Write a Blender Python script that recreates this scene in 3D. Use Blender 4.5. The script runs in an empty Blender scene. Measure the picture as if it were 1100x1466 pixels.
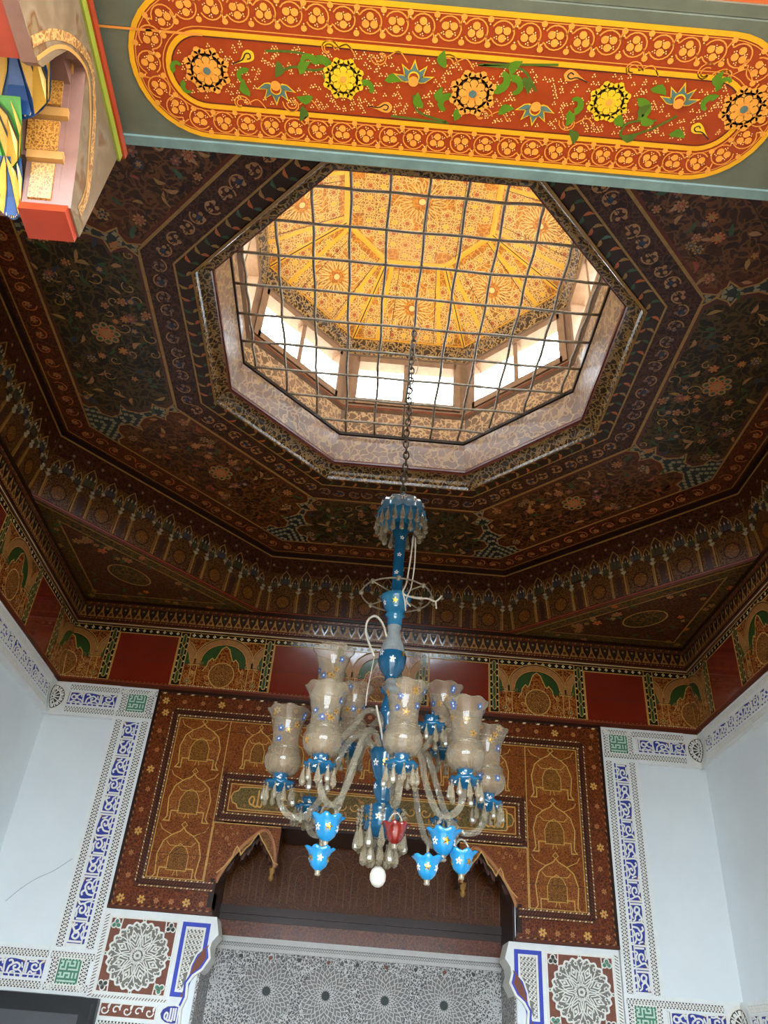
import bpy, math, random
from mathutils import Vector, Matrix, Quaternion
PI = math.pi
scene = bpy.context.scene
COL = scene.collection

# ------------------------------------------------------------------ camera
EYE = 1.60                       # eye height; heights below are given relative to the eye unless noted
F_PX, PITCH, ROLL, YAW, CAM_X = 1143.0676, 0.6053, 0.0817, -0.0064, -0.098
def cam_axes():
    r0 = Vector((math.cos(YAW), math.sin(YAW), 0)); f0 = Vector((-math.sin(YAW), math.cos(YAW), 0)); z = Vector((0, 0, 1))
    fw = f0 * math.cos(PITCH) + z * math.sin(PITCH)
    up0 = -f0 * math.sin(PITCH) + z * math.cos(PITCH)
    ri = r0 * math.cos(ROLL) + up0 * math.sin(ROLL)
    up = -r0 * math.sin(ROLL) + up0 * math.cos(ROLL)
    return ri, up, fw
RI, UP, FW = cam_axes()
cam_data = bpy.data.cameras.new('camera')
cam = bpy.data.objects.new('camera', cam_data)
COL.objects.link(cam)
cam.matrix_world = Matrix(((RI.x, UP.x, -FW.x, CAM_X), (RI.y, UP.y, -FW.y, 0), (RI.z, UP.z, -FW.z, EYE), (0, 0, 0, 1)))
cam_data.sensor_fit = 'HORIZONTAL'; cam_data.sensor_width = 36.0
cam_data.lens = F_PX * 36.0 / 1100.0
cam_data.clip_start = 0.02
scene.camera = cam
def ray(u, v):
    return RI * ((u - 550) / F_PX) + UP * (-(v - 733) / F_PX) + FW
def on_y(u, v, y):               # point of a plane Y = y behind a pixel -> (X, z relative to eye)
    d = ray(u, v); return (CAM_X + d.x * y / d.y, d.z * y / d.y)
def on_z(u, v, z):
    d = ray(u, v); return (CAM_X + d.x * z / d.z, d.y * z / d.z)

# ------------------------------------------------------------------ light
world = bpy.data.worlds.new('sky'); scene.world = world; world.use_nodes = True
nt = world.node_tree; bgn = nt.nodes['Background']
bgn.inputs['Color'].default_value = (0.78, 0.90, 1.0, 1); bgn.inputs['Strength'].default_value = 13.0
sun_d = bpy.data.lights.new('sun', 'SUN'); sun = bpy.data.objects.new('sun', sun_d); COL.objects.link(sun)
sun_d.energy = 1.5; sun_d.angle = 0.01; sun_d.color = (1.0, 0.95, 0.86)
sun.rotation_euler = Vector((-0.10, 0.42, -0.90)).to_track_quat('-Z', 'Y').to_euler()
sun.location = (1, -6, 9)
scene.view_settings.view_transform = 'Standard'; scene.view_settings.look = 'None'
scene.view_settings.gamma = 1.0; scene.view_settings.use_curve_mapping = False
scene.view_settings.exposure = 0.60
scene.cycles.max_bounces = 10; scene.cycles.diffuse_bounces = 6; scene.cycles.transparent_max_bounces = 24
scene.cycles.sample_clamp_indirect = 6.0
scene.cycles.caustics_reflective = False; scene.cycles.caustics_refractive = False
scene.cycles.use_denoising = True
def portal(name, loc, rot, sx, sy):      # guides sky sampling to a real opening; gives no light of its own
    l = bpy.data.lights.new(name, 'AREA'); l.shape = 'RECTANGLE'; l.size = sx; l.size_y = sy
    l.cycles.is_portal = True
    o = bpy.data.objects.new(name, l); COL.objects.link(o); o.location = loc; o.rotation_euler = rot

# ------------------------------------------------------------------ room measures (metres, z relative to eye)
YB = 5.0; W = 2.0907; YC = YB - W; YF = YB - 2 * W
Z_FB, Z_FT, Z_WB, Z_SP, Z_RING = 1.9113, 2.3457, 1.6914, 2.5131, 2.975
R_RING_O, R1, R2, R3 = 2.0231, 1.0549, 0.9759, 0.9394
T8 = math.tan(PI / 8)
rnd = random.Random(7)

# ------------------------------------------------------------------ materials
def lin(c):
    return tuple((x / 12.92 if x <= 0.04045 else ((x + 0.055) / 1.055) ** 2.4) for x in c)
def rgb(r, g, b): return lin((r / 255, g / 255, b / 255))
def nd(nt, t, **kw):
    n = nt.nodes.new(t)
    for k, v in kw.items(): setattr(n, k, v)
    return n
def base_mat(name):
    m = bpy.data.materials.new(name); m.use_nodes = True
    return m, m.node_tree, m.node_tree.nodes['Principled BSDF']
def ramp(nt, stops, interp='LINEAR'):
    r = nd(nt, 'ShaderNodeValToRGB'); r.color_ramp.interpolation = interp
    els = r.color_ramp.elements
    while len(els) < len(stops): els.new(0.5)
    for e, (p, c) in zip(els, stops): e.position = p; e.color = (*c, 1)
    return r
def paint(name, col, rough=0.45, var=0.18, scale=18, bump=0.0, bscale=60, metal=0.0, spec=0.5, wear=None):
    m, nt, b = base_mat(name)
    tc = nd(nt, 'ShaderNodeTexCoord'); no = nd(nt, 'ShaderNodeTexNoise')
    no.inputs['Scale'].default_value = scale; no.inputs['Detail'].default_value = 5; no.inputs['Roughness'].default_value = 0.65
    nt.links.new(tc.outputs['Object'], no.inputs['Vector'])
    lo = tuple(max(0, x * (1 - var)) for x in col); hi = tuple(min(1, x * (1 + var)) for x in col)
    st = [(0.3, lo), (0.7, hi)]
    if wear: st = [(0.27, wear), (0.36, lo), (0.7, hi)]
    r = ramp(nt, st)
    nt.links.new(no.outputs['Fac'], r.inputs['Fac']); nt.links.new(r.outputs['Color'], b.inputs['Base Color'])
    b.inputs['Roughness'].default_value = rough; b.inputs['Metallic'].default_value = metal
    b.inputs['Specular IOR Level'].default_value = spec
    if bump:
        n2 = nd(nt, 'ShaderNodeTexNoise'); n2.inputs['Scale'].default_value = bscale; n2.inputs['Detail'].default_value = 4
        nt.links.new(tc.outputs['Object'], n2.inputs['Vector'])
        bp = nd(nt, 'ShaderNodeBump'); bp.inputs['Strength'].default_value = bump; bp.inputs['Distance'].default_value = 0.004
        nt.links.new(n2.outputs['Fac'], bp.inputs['Height']); nt.links.new(bp.outputs['Normal'], b.inputs['Normal'])
    return m
def varnish(m, w=0.6, r=0.06):
    b = m.node_tree.nodes['Principled BSDF']; b.inputs['Coat Weight'].default_value = w; b.inputs['Coat Roughness'].default_value = r; b.inputs['Coat IOR'].default_value = 1.6
def arab(name, base, c1, c2, scale=40, rough=0.4, warp=0.35, width=0.09, amt2=0.5, spec=0.5, dark=None):
    """painted arabesque: curling lines (c1) over a base, with blossoms (c2)"""
    m, nt, b = base_mat(name); L = nt.links.new
    tc = nd(nt, 'ShaderNodeTexCoord')
    no = nd(nt, 'ShaderNodeTexNoise'); no.inputs['Scale'].default_value = scale * 0.6; no.inputs['Detail'].default_value = 2
    L(tc.outputs['Object'], no.inputs['Vector'])
    sub = nd(nt, 'ShaderNodeVectorMath', operation='SUBTRACT'); sub.inputs[1].default_value = (0.5, 0.5, 0.5)
    L(no.outputs['Color'], sub.inputs[0])
    sc = nd(nt, 'ShaderNodeVectorMath', operation='SCALE'); sc.inputs['Scale'].default_value = warp * 5.0 / scale
    L(sub.outputs[0], sc.inputs[0])
    ad = nd(nt, 'ShaderNodeVectorMath', operation='ADD'); L(tc.outputs['Object'], ad.inputs[0]); L(sc.outputs[0], ad.inputs[1])
    vo = nd(nt, 'ShaderNodeTexVoronoi', feature='DISTANCE_TO_EDGE'); vo.inputs['Scale'].default_value = scale
    L(ad.outputs[0], vo.inputs['Vector'])
    r1 = ramp(nt, [(width * 0.7, (1, 1, 1)), (width * 1.3, (0, 0, 0))]); L(vo.outputs['Distance'], r1.inputs['Fac'])
    v2 = nd(nt, 'ShaderNodeTexVoronoi', feature='F1'); v2.inputs['Scale'].default_value = scale * 0.9
    L(ad.outputs[0], v2.inputs['Vector'])
    r2 = ramp(nt, [(0.24, (1, 1, 1)), (0.32, (0, 0, 0))]); L(v2.outputs['Distance'], r2.inputs['Fac'])
    big = nd(nt, 'ShaderNodeTexNoise'); big.inputs['Scale'].default_value = scale * 0.18; big.inputs['Detail'].default_value = 3
    L(tc.outputs['Object'], big.inputs['Vector'])
    dk = dark or tuple(x * 0.6 for x in base)
    r0 = ramp(nt, [(0.38, dk), (0.6, base)]); L(big.outputs['Fac'], r0.inputs['Fac'])
    m1 = nd(nt, 'ShaderNodeMix', data_type='RGBA'); m1.inputs['B'].default_value = (*c1, 1)
    L(r1.outputs['Color'], m1.inputs['Factor']); L(r0.outputs['Color'], m1.inputs['A'])
    ml = nd(nt, 'ShaderNodeMath', operation='MULTIPLY'); ml.inputs[1].default_value = amt2; L(r2.outputs['Color'], ml.inputs[0])
    m2 = nd(nt, 'ShaderNodeMix', data_type='RGBA'); m2.inputs['B'].default_value = (*c2, 1)
    L(ml.outputs[0], m2.inputs['Factor']); L(m1.outputs['Result'], m2.inputs['A'])
    L(m2.outputs['Result'], b.inputs['Base Color'])
    b.inputs['Roughness'].default_value = rough; b.inputs['Specular IOR Level'].default_value = spec
    return m
def marbled(name, cols, scale=3.0, dist=6.0, rough=0.4):
    m, nt, b = base_mat(name); L = nt.links.new
    tc = nd(nt, 'ShaderNodeTexCoord'); w = nd(nt, 'ShaderNodeTexWave')
    w.inputs['Scale'].default_value = scale; w.inputs['Distortion'].default_value = dist; w.inputs['Detail'].default_value = 3; w.inputs['Detail Scale'].default_value = 2.0
    L(tc.outputs['Object'], w.inputs['Vector'])
    r = ramp(nt, [(i / (len(cols) - 1), c) for i, c in enumerate(cols)]); L(w.outputs['Fac'], r.inputs['Fac'])
    L(r.outputs['Color'], b.inputs['Base Color']); b.inputs['Roughness'].default_value = rough
    return m
def glassy(name, tint, fac, rough=0.15, spot=None):
    """dusty old glass: partly see-through, partly a milky gloss film"""
    m, nt, b = base_mat(name); L = nt.links.new
    out = nt.nodes['Material Output']
    tr = nd(nt, 'ShaderNodeBsdfTransparent'); tr.inputs['Color'].default_value = (0.97, 0.96, 0.94, 1)
    tc = nd(nt, 'ShaderNodeTexCoord'); no = nd(nt, 'ShaderNodeTexNoise'); no.inputs['Scale'].default_value = 28; no.inputs['Detail'].default_value = 4
    L(tc.outputs['Object'], no.inputs['Vector'])
    r = ramp(nt, [(0.3, tuple(x * 0.75 for x in tint)), (0.7, tint)]); L(no.outputs['Fac'], r.inputs['Fac'])
    L(r.outputs['Color'], b.inputs['Base Color']); b.inputs['Roughness'].default_value = rough
    b.inputs['Specular IOR Level'].default_value = 0.8
    mp = nd(nt, 'ShaderNodeMapRange'); mp.inputs['To Min'].default_value = fac * 0.75; mp.inputs['To Max'].default_value = min(1, fac * 1.25)
    L(no.outputs['Fac'], mp.inputs['Value'])
    fr = nd(nt, 'ShaderNodeLayerWeight'); fr.inputs['Blend'].default_value = 0.3
    pw = nd(nt, 'ShaderNodeMath', operation='POWER'); pw.inputs[1].default_value = 2.5; L(fr.outputs['Facing'], pw.inputs[0])
    ad = nd(nt, 'ShaderNodeMath', operation='MULTIPLY_ADD'); ad.use_clamp = True; ad.inputs[1].default_value = 0.45
    L(pw.outputs[0], ad.inputs[0]); L(mp.outputs['Result'], ad.inputs[2])
    mx = nd(nt, 'ShaderNodeMixShader'); L(ad.outputs[0], mx.inputs['Fac']); L(tr.outputs[0], mx.inputs[1]); L(b.outputs[0], mx.inputs[2])
    L(mx.outputs[0], out.inputs['Surface'])
    return m
def pane_mat(name):
    m, nt, b = base_mat(name); L = nt.links.new
    out = nt.nodes['Material Output']; tr = nd(nt, 'ShaderNodeBsdfTransparent'); gl = nd(nt, 'ShaderNodeBsdfGlossy')
    gl.inputs['Roughness'].default_value = 0.05
    no = nd(nt, 'ShaderNodeTexNoise'); no.inputs['Scale'].default_value = 9
    r = ramp(nt, [(0.3, (0.88, 0.9, 0.92)), (0.7, (0.97, 0.98, 0.98))]); L(no.outputs['Fac'], r.inputs['Fac']); L(r.outputs['Color'], tr.inputs['Color'])
    fr = nd(nt, 'ShaderNodeFresnel'); fr.inputs['IOR'].default_value = 1.3
    mx = nd(nt, 'ShaderNodeMixShader'); L(fr.outputs[0], mx.inputs['Fac']); L(tr.outputs[0], mx.inputs[1]); L(gl.outputs[0], mx.inputs[2])
    L(mx.outputs[0], out.inputs['Surface']); nt.nodes.remove(b)
    return m

M = {}
# plaster
M['plaster'] = paint('white_plaster', rgb(232, 238, 240), 0.6, 0.03, 3, 0.15, 30)
M['plaster_edge'] = paint('plaster_trim', rgb(236, 238, 236), 0.6, 0.05, 12, 0.1, 80)
M['carve'] = paint('carved_plaster', rgb(238, 236, 228), 0.65, 0.06, 30)
M['carve_bg'] = paint('carved_ground', rgb(66, 66, 62), 0.8, 0.15, 30)
M['carve_blue'] = paint('cobalt_paint', rgb(44, 58, 150), 0.6, 0.2, 25)
M['blue_frame'] = paint('blue_band', rgb(40, 62, 182), 0.5, 0.12, 25)
M['carve_green'] = paint('green_paint', rgb(74, 132, 104), 0.6, 0.12, 25)
M['carve_brown'] = paint('brown_ground', rgb(126, 74, 56), 0.7, 0.15, 25)
M['grey_carve'] = arab('grey_stucco', rgb(110, 108, 106), rgb(214, 212, 208), rgb(92, 90, 90), 62, 0.7, 0.5, 0.10, 0.5)
M['grey_white'] = paint('stucco_white', rgb(206, 204, 200), 0.7, 0.06, 20)
M['grey_dark'] = paint('stucco_dark', rgb(60, 66, 64), 0.7, 0.1, 20)
# wood and paint
WOOD = rgb(92, 42, 22)
M['wood'] = paint('brown_wood', WOOD, 0.28, 0.25, 10, 0.1, 40, spec=0.4)
M['wood_dark'] = paint('dark_wood', rgb(48, 24, 15), 0.34, 0.25, 12, 0.1, 40, spec=0.3)
M['wood_red'] = paint('red_panel', rgb(126, 36, 20), 0.12, 0.10, 6, 0.06, 14)
M['crack'] = paint('board_joint', rgb(34, 16, 10), 0.7, 0.2, 20)
M['gold'] = paint('gold_line', rgb(206, 158, 78), 0.4, 0.15, 30)
M['gold_dim'] = paint('old_gold', rgb(168, 122, 58), 0.4, 0.18, 30)
M['cream'] = paint('cream_paint', rgb(226, 206, 160), 0.45, 0.12, 30)
M['white_paint'] = paint('white_paint', rgb(225, 218, 200), 0.45, 0.12, 40)
M['green_d'] = paint('dark_green_paint', rgb(46, 78, 28), 0.35, 0.15, 20)
M['blue_d'] = paint('dark_blue_paint', rgb(40, 48, 70), 0.4, 0.2, 20)
M['black'] = paint('black_paint', rgb(26, 22, 18), 0.45, 0.2, 30)
M['tan'] = paint('tan_paint', rgb(176, 118, 62), 0.38, 0.18, 26)
M['orange_p'] = paint('orange_paint', rgb(196, 98, 40), 0.38, 0.18, 26)
M['red_line'] = paint('red_line', rgb(160, 62, 36), 0.35, 0.15, 26)
M['fr_border'] = paint('black_border', rgb(40, 34, 20), 0.14, 0.2, 40)
M['fr_arab'] = arab('frieze_arabesque', rgb(146, 68, 30), rgb(196, 134, 72), rgb(112, 42, 18), 50, 0.14, 0.5, 0.10, 0.6)
M['fr_med'] = arab('frieze_medallion', rgb(104, 56, 26), rgb(190, 140, 80), rgb(70, 34, 16), 120, 0.14, 0.4, 0.13, 0.5)
M['portal_arab'] = arab('portal_ground', rgb(138, 76, 28), rgb(172, 108, 48), rgb(102, 48, 18), 70, 0.3, 0.45, 0.10, 0.5)
M['portal_mid'] = arab('portal_mid', rgb(108, 78, 30), rgb(176, 128, 62), rgb(70, 52, 20), 110, 0.3, 0.45, 0.12, 0.4)
M['portal_border'] = arab('portal_border', rgb(110, 52, 24), rgb(146, 84, 38), rgb(84, 36, 16), 50, 0.3, 0.45, 0.09, 0.4)
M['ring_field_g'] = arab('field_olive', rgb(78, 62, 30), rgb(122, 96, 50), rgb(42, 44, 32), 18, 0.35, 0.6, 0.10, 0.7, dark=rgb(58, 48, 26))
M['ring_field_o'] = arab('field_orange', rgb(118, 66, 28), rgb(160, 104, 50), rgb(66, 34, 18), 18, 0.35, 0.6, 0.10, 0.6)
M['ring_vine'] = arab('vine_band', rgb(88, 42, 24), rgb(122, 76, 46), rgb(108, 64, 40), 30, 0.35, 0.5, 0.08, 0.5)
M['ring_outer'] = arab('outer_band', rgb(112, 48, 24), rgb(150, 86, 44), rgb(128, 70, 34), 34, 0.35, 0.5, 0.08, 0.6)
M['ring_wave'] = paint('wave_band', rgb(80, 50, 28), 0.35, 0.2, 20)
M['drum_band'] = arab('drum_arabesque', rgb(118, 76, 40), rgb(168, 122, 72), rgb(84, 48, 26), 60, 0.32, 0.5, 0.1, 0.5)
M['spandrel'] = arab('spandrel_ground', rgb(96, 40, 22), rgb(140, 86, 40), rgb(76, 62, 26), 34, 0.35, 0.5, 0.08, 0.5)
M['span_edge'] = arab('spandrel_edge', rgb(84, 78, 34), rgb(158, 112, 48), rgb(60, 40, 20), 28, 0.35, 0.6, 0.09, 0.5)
M['mould'] = arab('calligraphic_moulding', rgb(74, 54, 34), rgb(160, 122, 72), rgb(44, 36, 28), 30, 0.2, 0.6, 0.10, 0.5)
M['fillet'] = paint('varnished_fillet', rgb(104, 50, 34), 0.25, 0.2, 14)
M['drum_in'] = arab('drum_inside', rgb(150, 112, 84), rgb(186, 146, 98), rgb(132, 110, 92), 15, 0.3, 0.7, 0.07, 0.3)
M['lantern_low'] = arab('lantern_panel', rgb(140, 104, 76), rgb(190, 150, 104), rgb(112, 96, 88), 20, 0.35, 0.6, 0.08, 0.4)
M['lantern_frame'] = paint('lantern_frame', rgb(132, 100, 74), 0.35, 0.2, 14, 0.1, 40)
M['star_bg'] = arab('star_ground', rgb(196, 118, 34), rgb(220, 150, 56), rgb(172, 88, 28), 30, 0.4, 0.4, 0.08, 0.4)
M['star_bg2'] = paint('star_yellow', rgb(236, 174, 50), 0.4, 0.12, 12)
M['star_line'] = paint('star_line', rgb(236, 196, 120), 0.4, 0.08, 20)
M['star_red'] = paint('star_red', rgb(184, 92, 36), 0.4, 0.12, 12)
M['iron'] = paint('dusty_iron', rgb(150, 136, 116), 0.55, 0.3, 40, 0.1, 90, metal=0.3)
# lintel
M['lin_red'] = paint('vermilion', rgb(166, 62, 18), 0.3, 0.14, 22, 0.08, 50)
M['lin_grey'] = paint('slate_paint', rgb(92, 94, 78), 0.4, 0.14, 16, 0.12, 50)
M['lin_blue'] = paint('pale_blue_edge', rgb(112, 140, 160), 0.4, 0.18, 16, 0.1, 40)
M['lin_yel'] = paint('yellow_line', rgb(238, 170, 30), 0.3, 0.08, 20)
M['lin_or'] = paint('orange_bloom', rgb(240, 158, 62), 0.3, 0.12, 30)
M['lin_or2'] = paint('orange_line', rgb(236, 150, 60), 0.35, 0.1, 30)
M['lin_yel2'] = paint('yellow_bloom', rgb(240, 190, 40), 0.3, 0.12, 30)
M['lin_green'] = paint('leaf_green', rgb(82, 116, 24), 0.3, 0.16, 30)
M['lin_green2'] = paint('stem_green', rgb(74, 92, 30), 0.3, 0.16, 30)
M['lin_slate'] = paint('lotus_slate', rgb(84, 104, 96), 0.3, 0.14, 30)
M['lin_dot'] = paint('dot_cream', rgb(248, 190, 110), 0.35, 0.08, 30)
# corbel
M['cb_marble'] = marbled('painted_marble', [rgb(100, 80, 58), rgb(116, 96, 72), rgb(88, 56, 32), rgb(108, 88, 60), rgb(78, 70, 38), rgb(112, 92, 68)], 5.0, 5.0, 0.35)
M['cb_red'] = paint('corbel_red', rgb(146, 48, 22), 0.35, 0.12, 20, 0.1, 40)
M['cb_yel'] = paint('corbel_yellow', rgb(200, 156, 62), 0.35, 0.12, 24)
M['cb_blue'] = paint('corbel_blue', rgb(40, 80, 140), 0.35, 0.14, 24)
M['cb_green'] = paint('corbel_green', rgb(74, 146, 58), 0.35, 0.14, 24)
M['cb_gold'] = arab('corbel_gold', rgb(146, 92, 34), rgb(180, 124, 56), rgb(92, 50, 20), 190, 0.3, 0.4, 0.12, 0.5)
M['cb_pink'] = paint('corbel_pink', rgb(120, 84, 72), 0.4, 0.12, 24)
M['cb_ochre'] = paint('corbel_ochre', rgb(164, 116, 60), 0.35, 0.12, 24)
M['cb_olive'] = paint('corbel_olive', rgb(128, 132, 42), 0.35, 0.14, 24)
# chandelier
M['ch_bell'] = paint('azure_opaline', rgb(36, 134, 190), 0.12, 0.2, 20, spec=0.7)
M['ch_blue'] = paint('blue_opaline', rgb(26, 88, 124), 0.12, 0.16, 14, spec=0.7)
M['ch_blue_l'] = paint('light_blue_opaline', rgb(46, 122, 162), 0.12, 0.16, 20, spec=0.7)
M['ch_dust'] = paint('dusty_blue', rgb(150, 156, 158), 0.5, 0.2, 30)
M['ch_red'] = paint('ruby_glass', rgb(120, 30, 22), 0.12, 0.25, 20, spec=0.8)
M['ch_gold'] = paint('gilt', rgb(206, 160, 60), 0.25, 0.15, 30, metal=0.8)
M['ch_white'] = paint('enamel_white', rgb(222, 228, 232), 0.3, 0.08, 30)
M['ch_fblue'] = paint('enamel_blue', rgb(66, 96, 150), 0.3, 0.12, 30)
M['ch_fbrown'] = paint('enamel_gilt', rgb(164, 122, 64), 0.3, 0.15, 30)
M['ch_shade'] = glassy('amber_glass', rgb(176, 158, 132), 0.46, 0.05)
M['ch_glass'] = glassy('clear_crystal', rgb(178, 168, 146), 0.42, 0.05)
M['ch_drop'] = glassy('crystal_drop', rgb(172, 158, 132), 0.58, 0.06)
M['ch_ball'] = paint('frosted_ball', rgb(226, 222, 208), 0.35, 0.05, 20)
M['ch_metal'] = paint('old_brass', rgb(110, 92, 70), 0.4, 0.2, 30, metal=0.6)
M['cable'] = paint('white_cable', rgb(214, 206, 190), 0.5, 0.1, 30)
M['court_wall'] = paint('court_limewash', rgb(232, 232, 230), 0.8, 0.05, 3)
M['wall_out'] = paint('outside_render', rgb(214, 196, 168), 0.8, 0.08, 3)
M['tile'] = paint('court_paving', rgb(112, 100, 86), 0.5, 0.08, 5)
M['floor'] = paint('floor_tile', rgb(64, 54, 46), 0.35, 0.1, 6)
M['blackframe'] = paint('black_lacquer', rgb(22, 24, 24), 0.35, 0.15, 12)
M['greypane'] = paint('dark_grey_panel', rgb(78, 78, 82), 0.4, 0.1, 8)
M['pane'] = pane_mat('window_glass')

M['grey_mid'] = paint('stucco_mid', rgb(126, 124, 120), 0.7, 0.12, 40)
M['keyhole'] = paint('keyhole_brown', rgb(66, 34, 22), 0.35, 0.2, 30)
M['fan_cream'] = paint('palmette_cream', rgb(188, 176, 146), 0.45, 0.15, 40)
M['cb_brown'] = arab('corbel_brown', rgb(140, 92, 52), rgb(176, 130, 74), rgb(110, 84, 46), 90, 0.35, 0.5, 0.1, 0.5)
M['lobe_rust'] = paint('rust_band', rgb(104, 46, 20), 0.4, 0.2, 24, spec=0.3)
M['drum_grey'] = paint('cell_grey_blue', rgb(74, 72, 78), 0.4, 0.2, 30)
M['drum_olive'] = paint('cell_olive', rgb(76, 74, 50), 0.4, 0.2, 30)
M['chain_iron'] = paint('chain_iron', rgb(92, 78, 62), 0.5, 0.25, 40, metal=0.4)
M['alc_band'] = arab('alcove_frieze', rgb(92, 52, 26), rgb(128, 80, 40), rgb(66, 32, 16), 90, 0.35, 0.45, 0.1, 0.5)
M['gold_alc'] = paint('alcove_gold', rgb(112, 76, 38), 0.4, 0.2, 30, spec=0.3)
M['hairline'] = paint('plaster_crack', rgb(176, 184, 188), 0.8, 0.1, 20)
M['cornice_band'] = paint('cornice_ground', rgb(84, 44, 24), 0.14, 0.2, 20)
M['span_med'] = M['fr_med']
M['checker'] = paint('lattice_dark', rgb(40, 42, 36), 0.4, 0.2, 30)
M['checker_line'] = paint('lattice_line', rgb(150, 136, 104), 0.4, 0.15, 30)
M['kufic'] = paint('pale_green_paint', rgb(196, 220, 202), 0.6, 0.06, 30)
M['carve_bg2'] = paint('carved_grey_ground', rgb(128, 124, 114), 0.8, 0.12, 40)  # mid-grey ground colour behind the raised white carving
M['portal_mid2'] = arab('portal_niche', rgb(138, 74, 28), rgb(198, 138, 70), rgb(96, 44, 16), 120, 0.3, 0.45, 0.10, 0.5)
M['text_green'] = arab('text_ground', rgb(92, 78, 34), rgb(132, 104, 48), rgb(60, 56, 26), 70, 0.3, 0.5, 0.1, 0.4)
M['gold_b'] = paint('bright_gold', rgb(222, 162, 76), 0.35, 0.12, 30)
M['lin_blue2'] = paint('worn_blue_grey', rgb(104, 124, 120), 0.4, 0.18, 16, 0.2, 40, wear=rgb(150, 160, 156))
M['lin_or3'] = paint('faded_orange', rgb(190, 92, 40), 0.35, 0.16, 20, 0.1, 50)

def tone(names, k, spec=None):
    for n_ in names:
        nt = M[n_].node_tree
        for nd_ in nt.nodes:
            if nd_.type == 'VALTORGB' and not any(e.color[0] > .99 for e in nd_.color_ramp.elements):
                for e in nd_.color_ramp.elements: e.color = (e.color[0] * k[0], e.color[1] * k[1], e.color[2] * k[2], 1)
            if nd_.type == 'MIX' and nd_.data_type == 'RGBA':
                s_ = nd_.inputs['B']; c = s_.default_value; s_.default_value = (c[0] * k[0], c[1] * k[1], c[2] * k[2], 1)
        if spec is not None: nt.nodes['Principled BSDF'].inputs['Specular IOR Level'].default_value = spec
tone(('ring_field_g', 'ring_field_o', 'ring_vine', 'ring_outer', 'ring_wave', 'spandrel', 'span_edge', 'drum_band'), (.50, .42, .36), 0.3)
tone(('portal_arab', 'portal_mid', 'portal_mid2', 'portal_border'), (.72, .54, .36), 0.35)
tone(('fr_arab', 'fr_med'), (.80, .66, .52))
tone(('alc_band',), (.8, .66, .5), 0.2)
tone(('lin_red', 'lin_or', 'lin_or2', 'lin_yel', 'lin_yel2', 'lin_dot'), (.80, .80, .80))
for k in ('wood_red', 'fr_arab', 'fr_med', 'fr_border', 'cornice_band', 'tan', 'green_d', 'lin_red', 'lin_grey'): varnish(M[k], 0.7 if k in ('wood_red', 'fr_arab', 'cornice_band') else 0.35, 0.08)

# ------------------------------------------------------------------ object helpers
def tag(o, label=None, cat=None, group=None, kind=None):
    if label: o['label'] = label
    if cat: o['category'] = cat
    if group: o['group'] = group
    if kind: o['kind'] = kind
    return o
def empty(name, loc=(0, 0, 0), parent=None):
    o = bpy.data.objects.new(name, None); COL.objects.link(o); o.location = loc; o.parent = parent
    o.empty_display_size = 0.1
    return o
def link(name, me, parent=None):
    o = bpy.data.objects.new(name, me); COL.objects.link(o); o.parent = parent
    return o
def dup(o, parent, rz=None, loc=None):
    c = o.copy(); COL.objects.link(c); c.parent = parent
    if rz is not None: c.rotation_euler = (o.rotation_euler.x, o.rotation_euler.y, rz)
    if loc is not None: c.location = loc
    return c
def copy_tree(o, parent=None):
    c = o.copy(); COL.objects.link(c); c.parent = parent
    for ch in o.children: copy_tree(ch, c)
    return c

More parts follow.
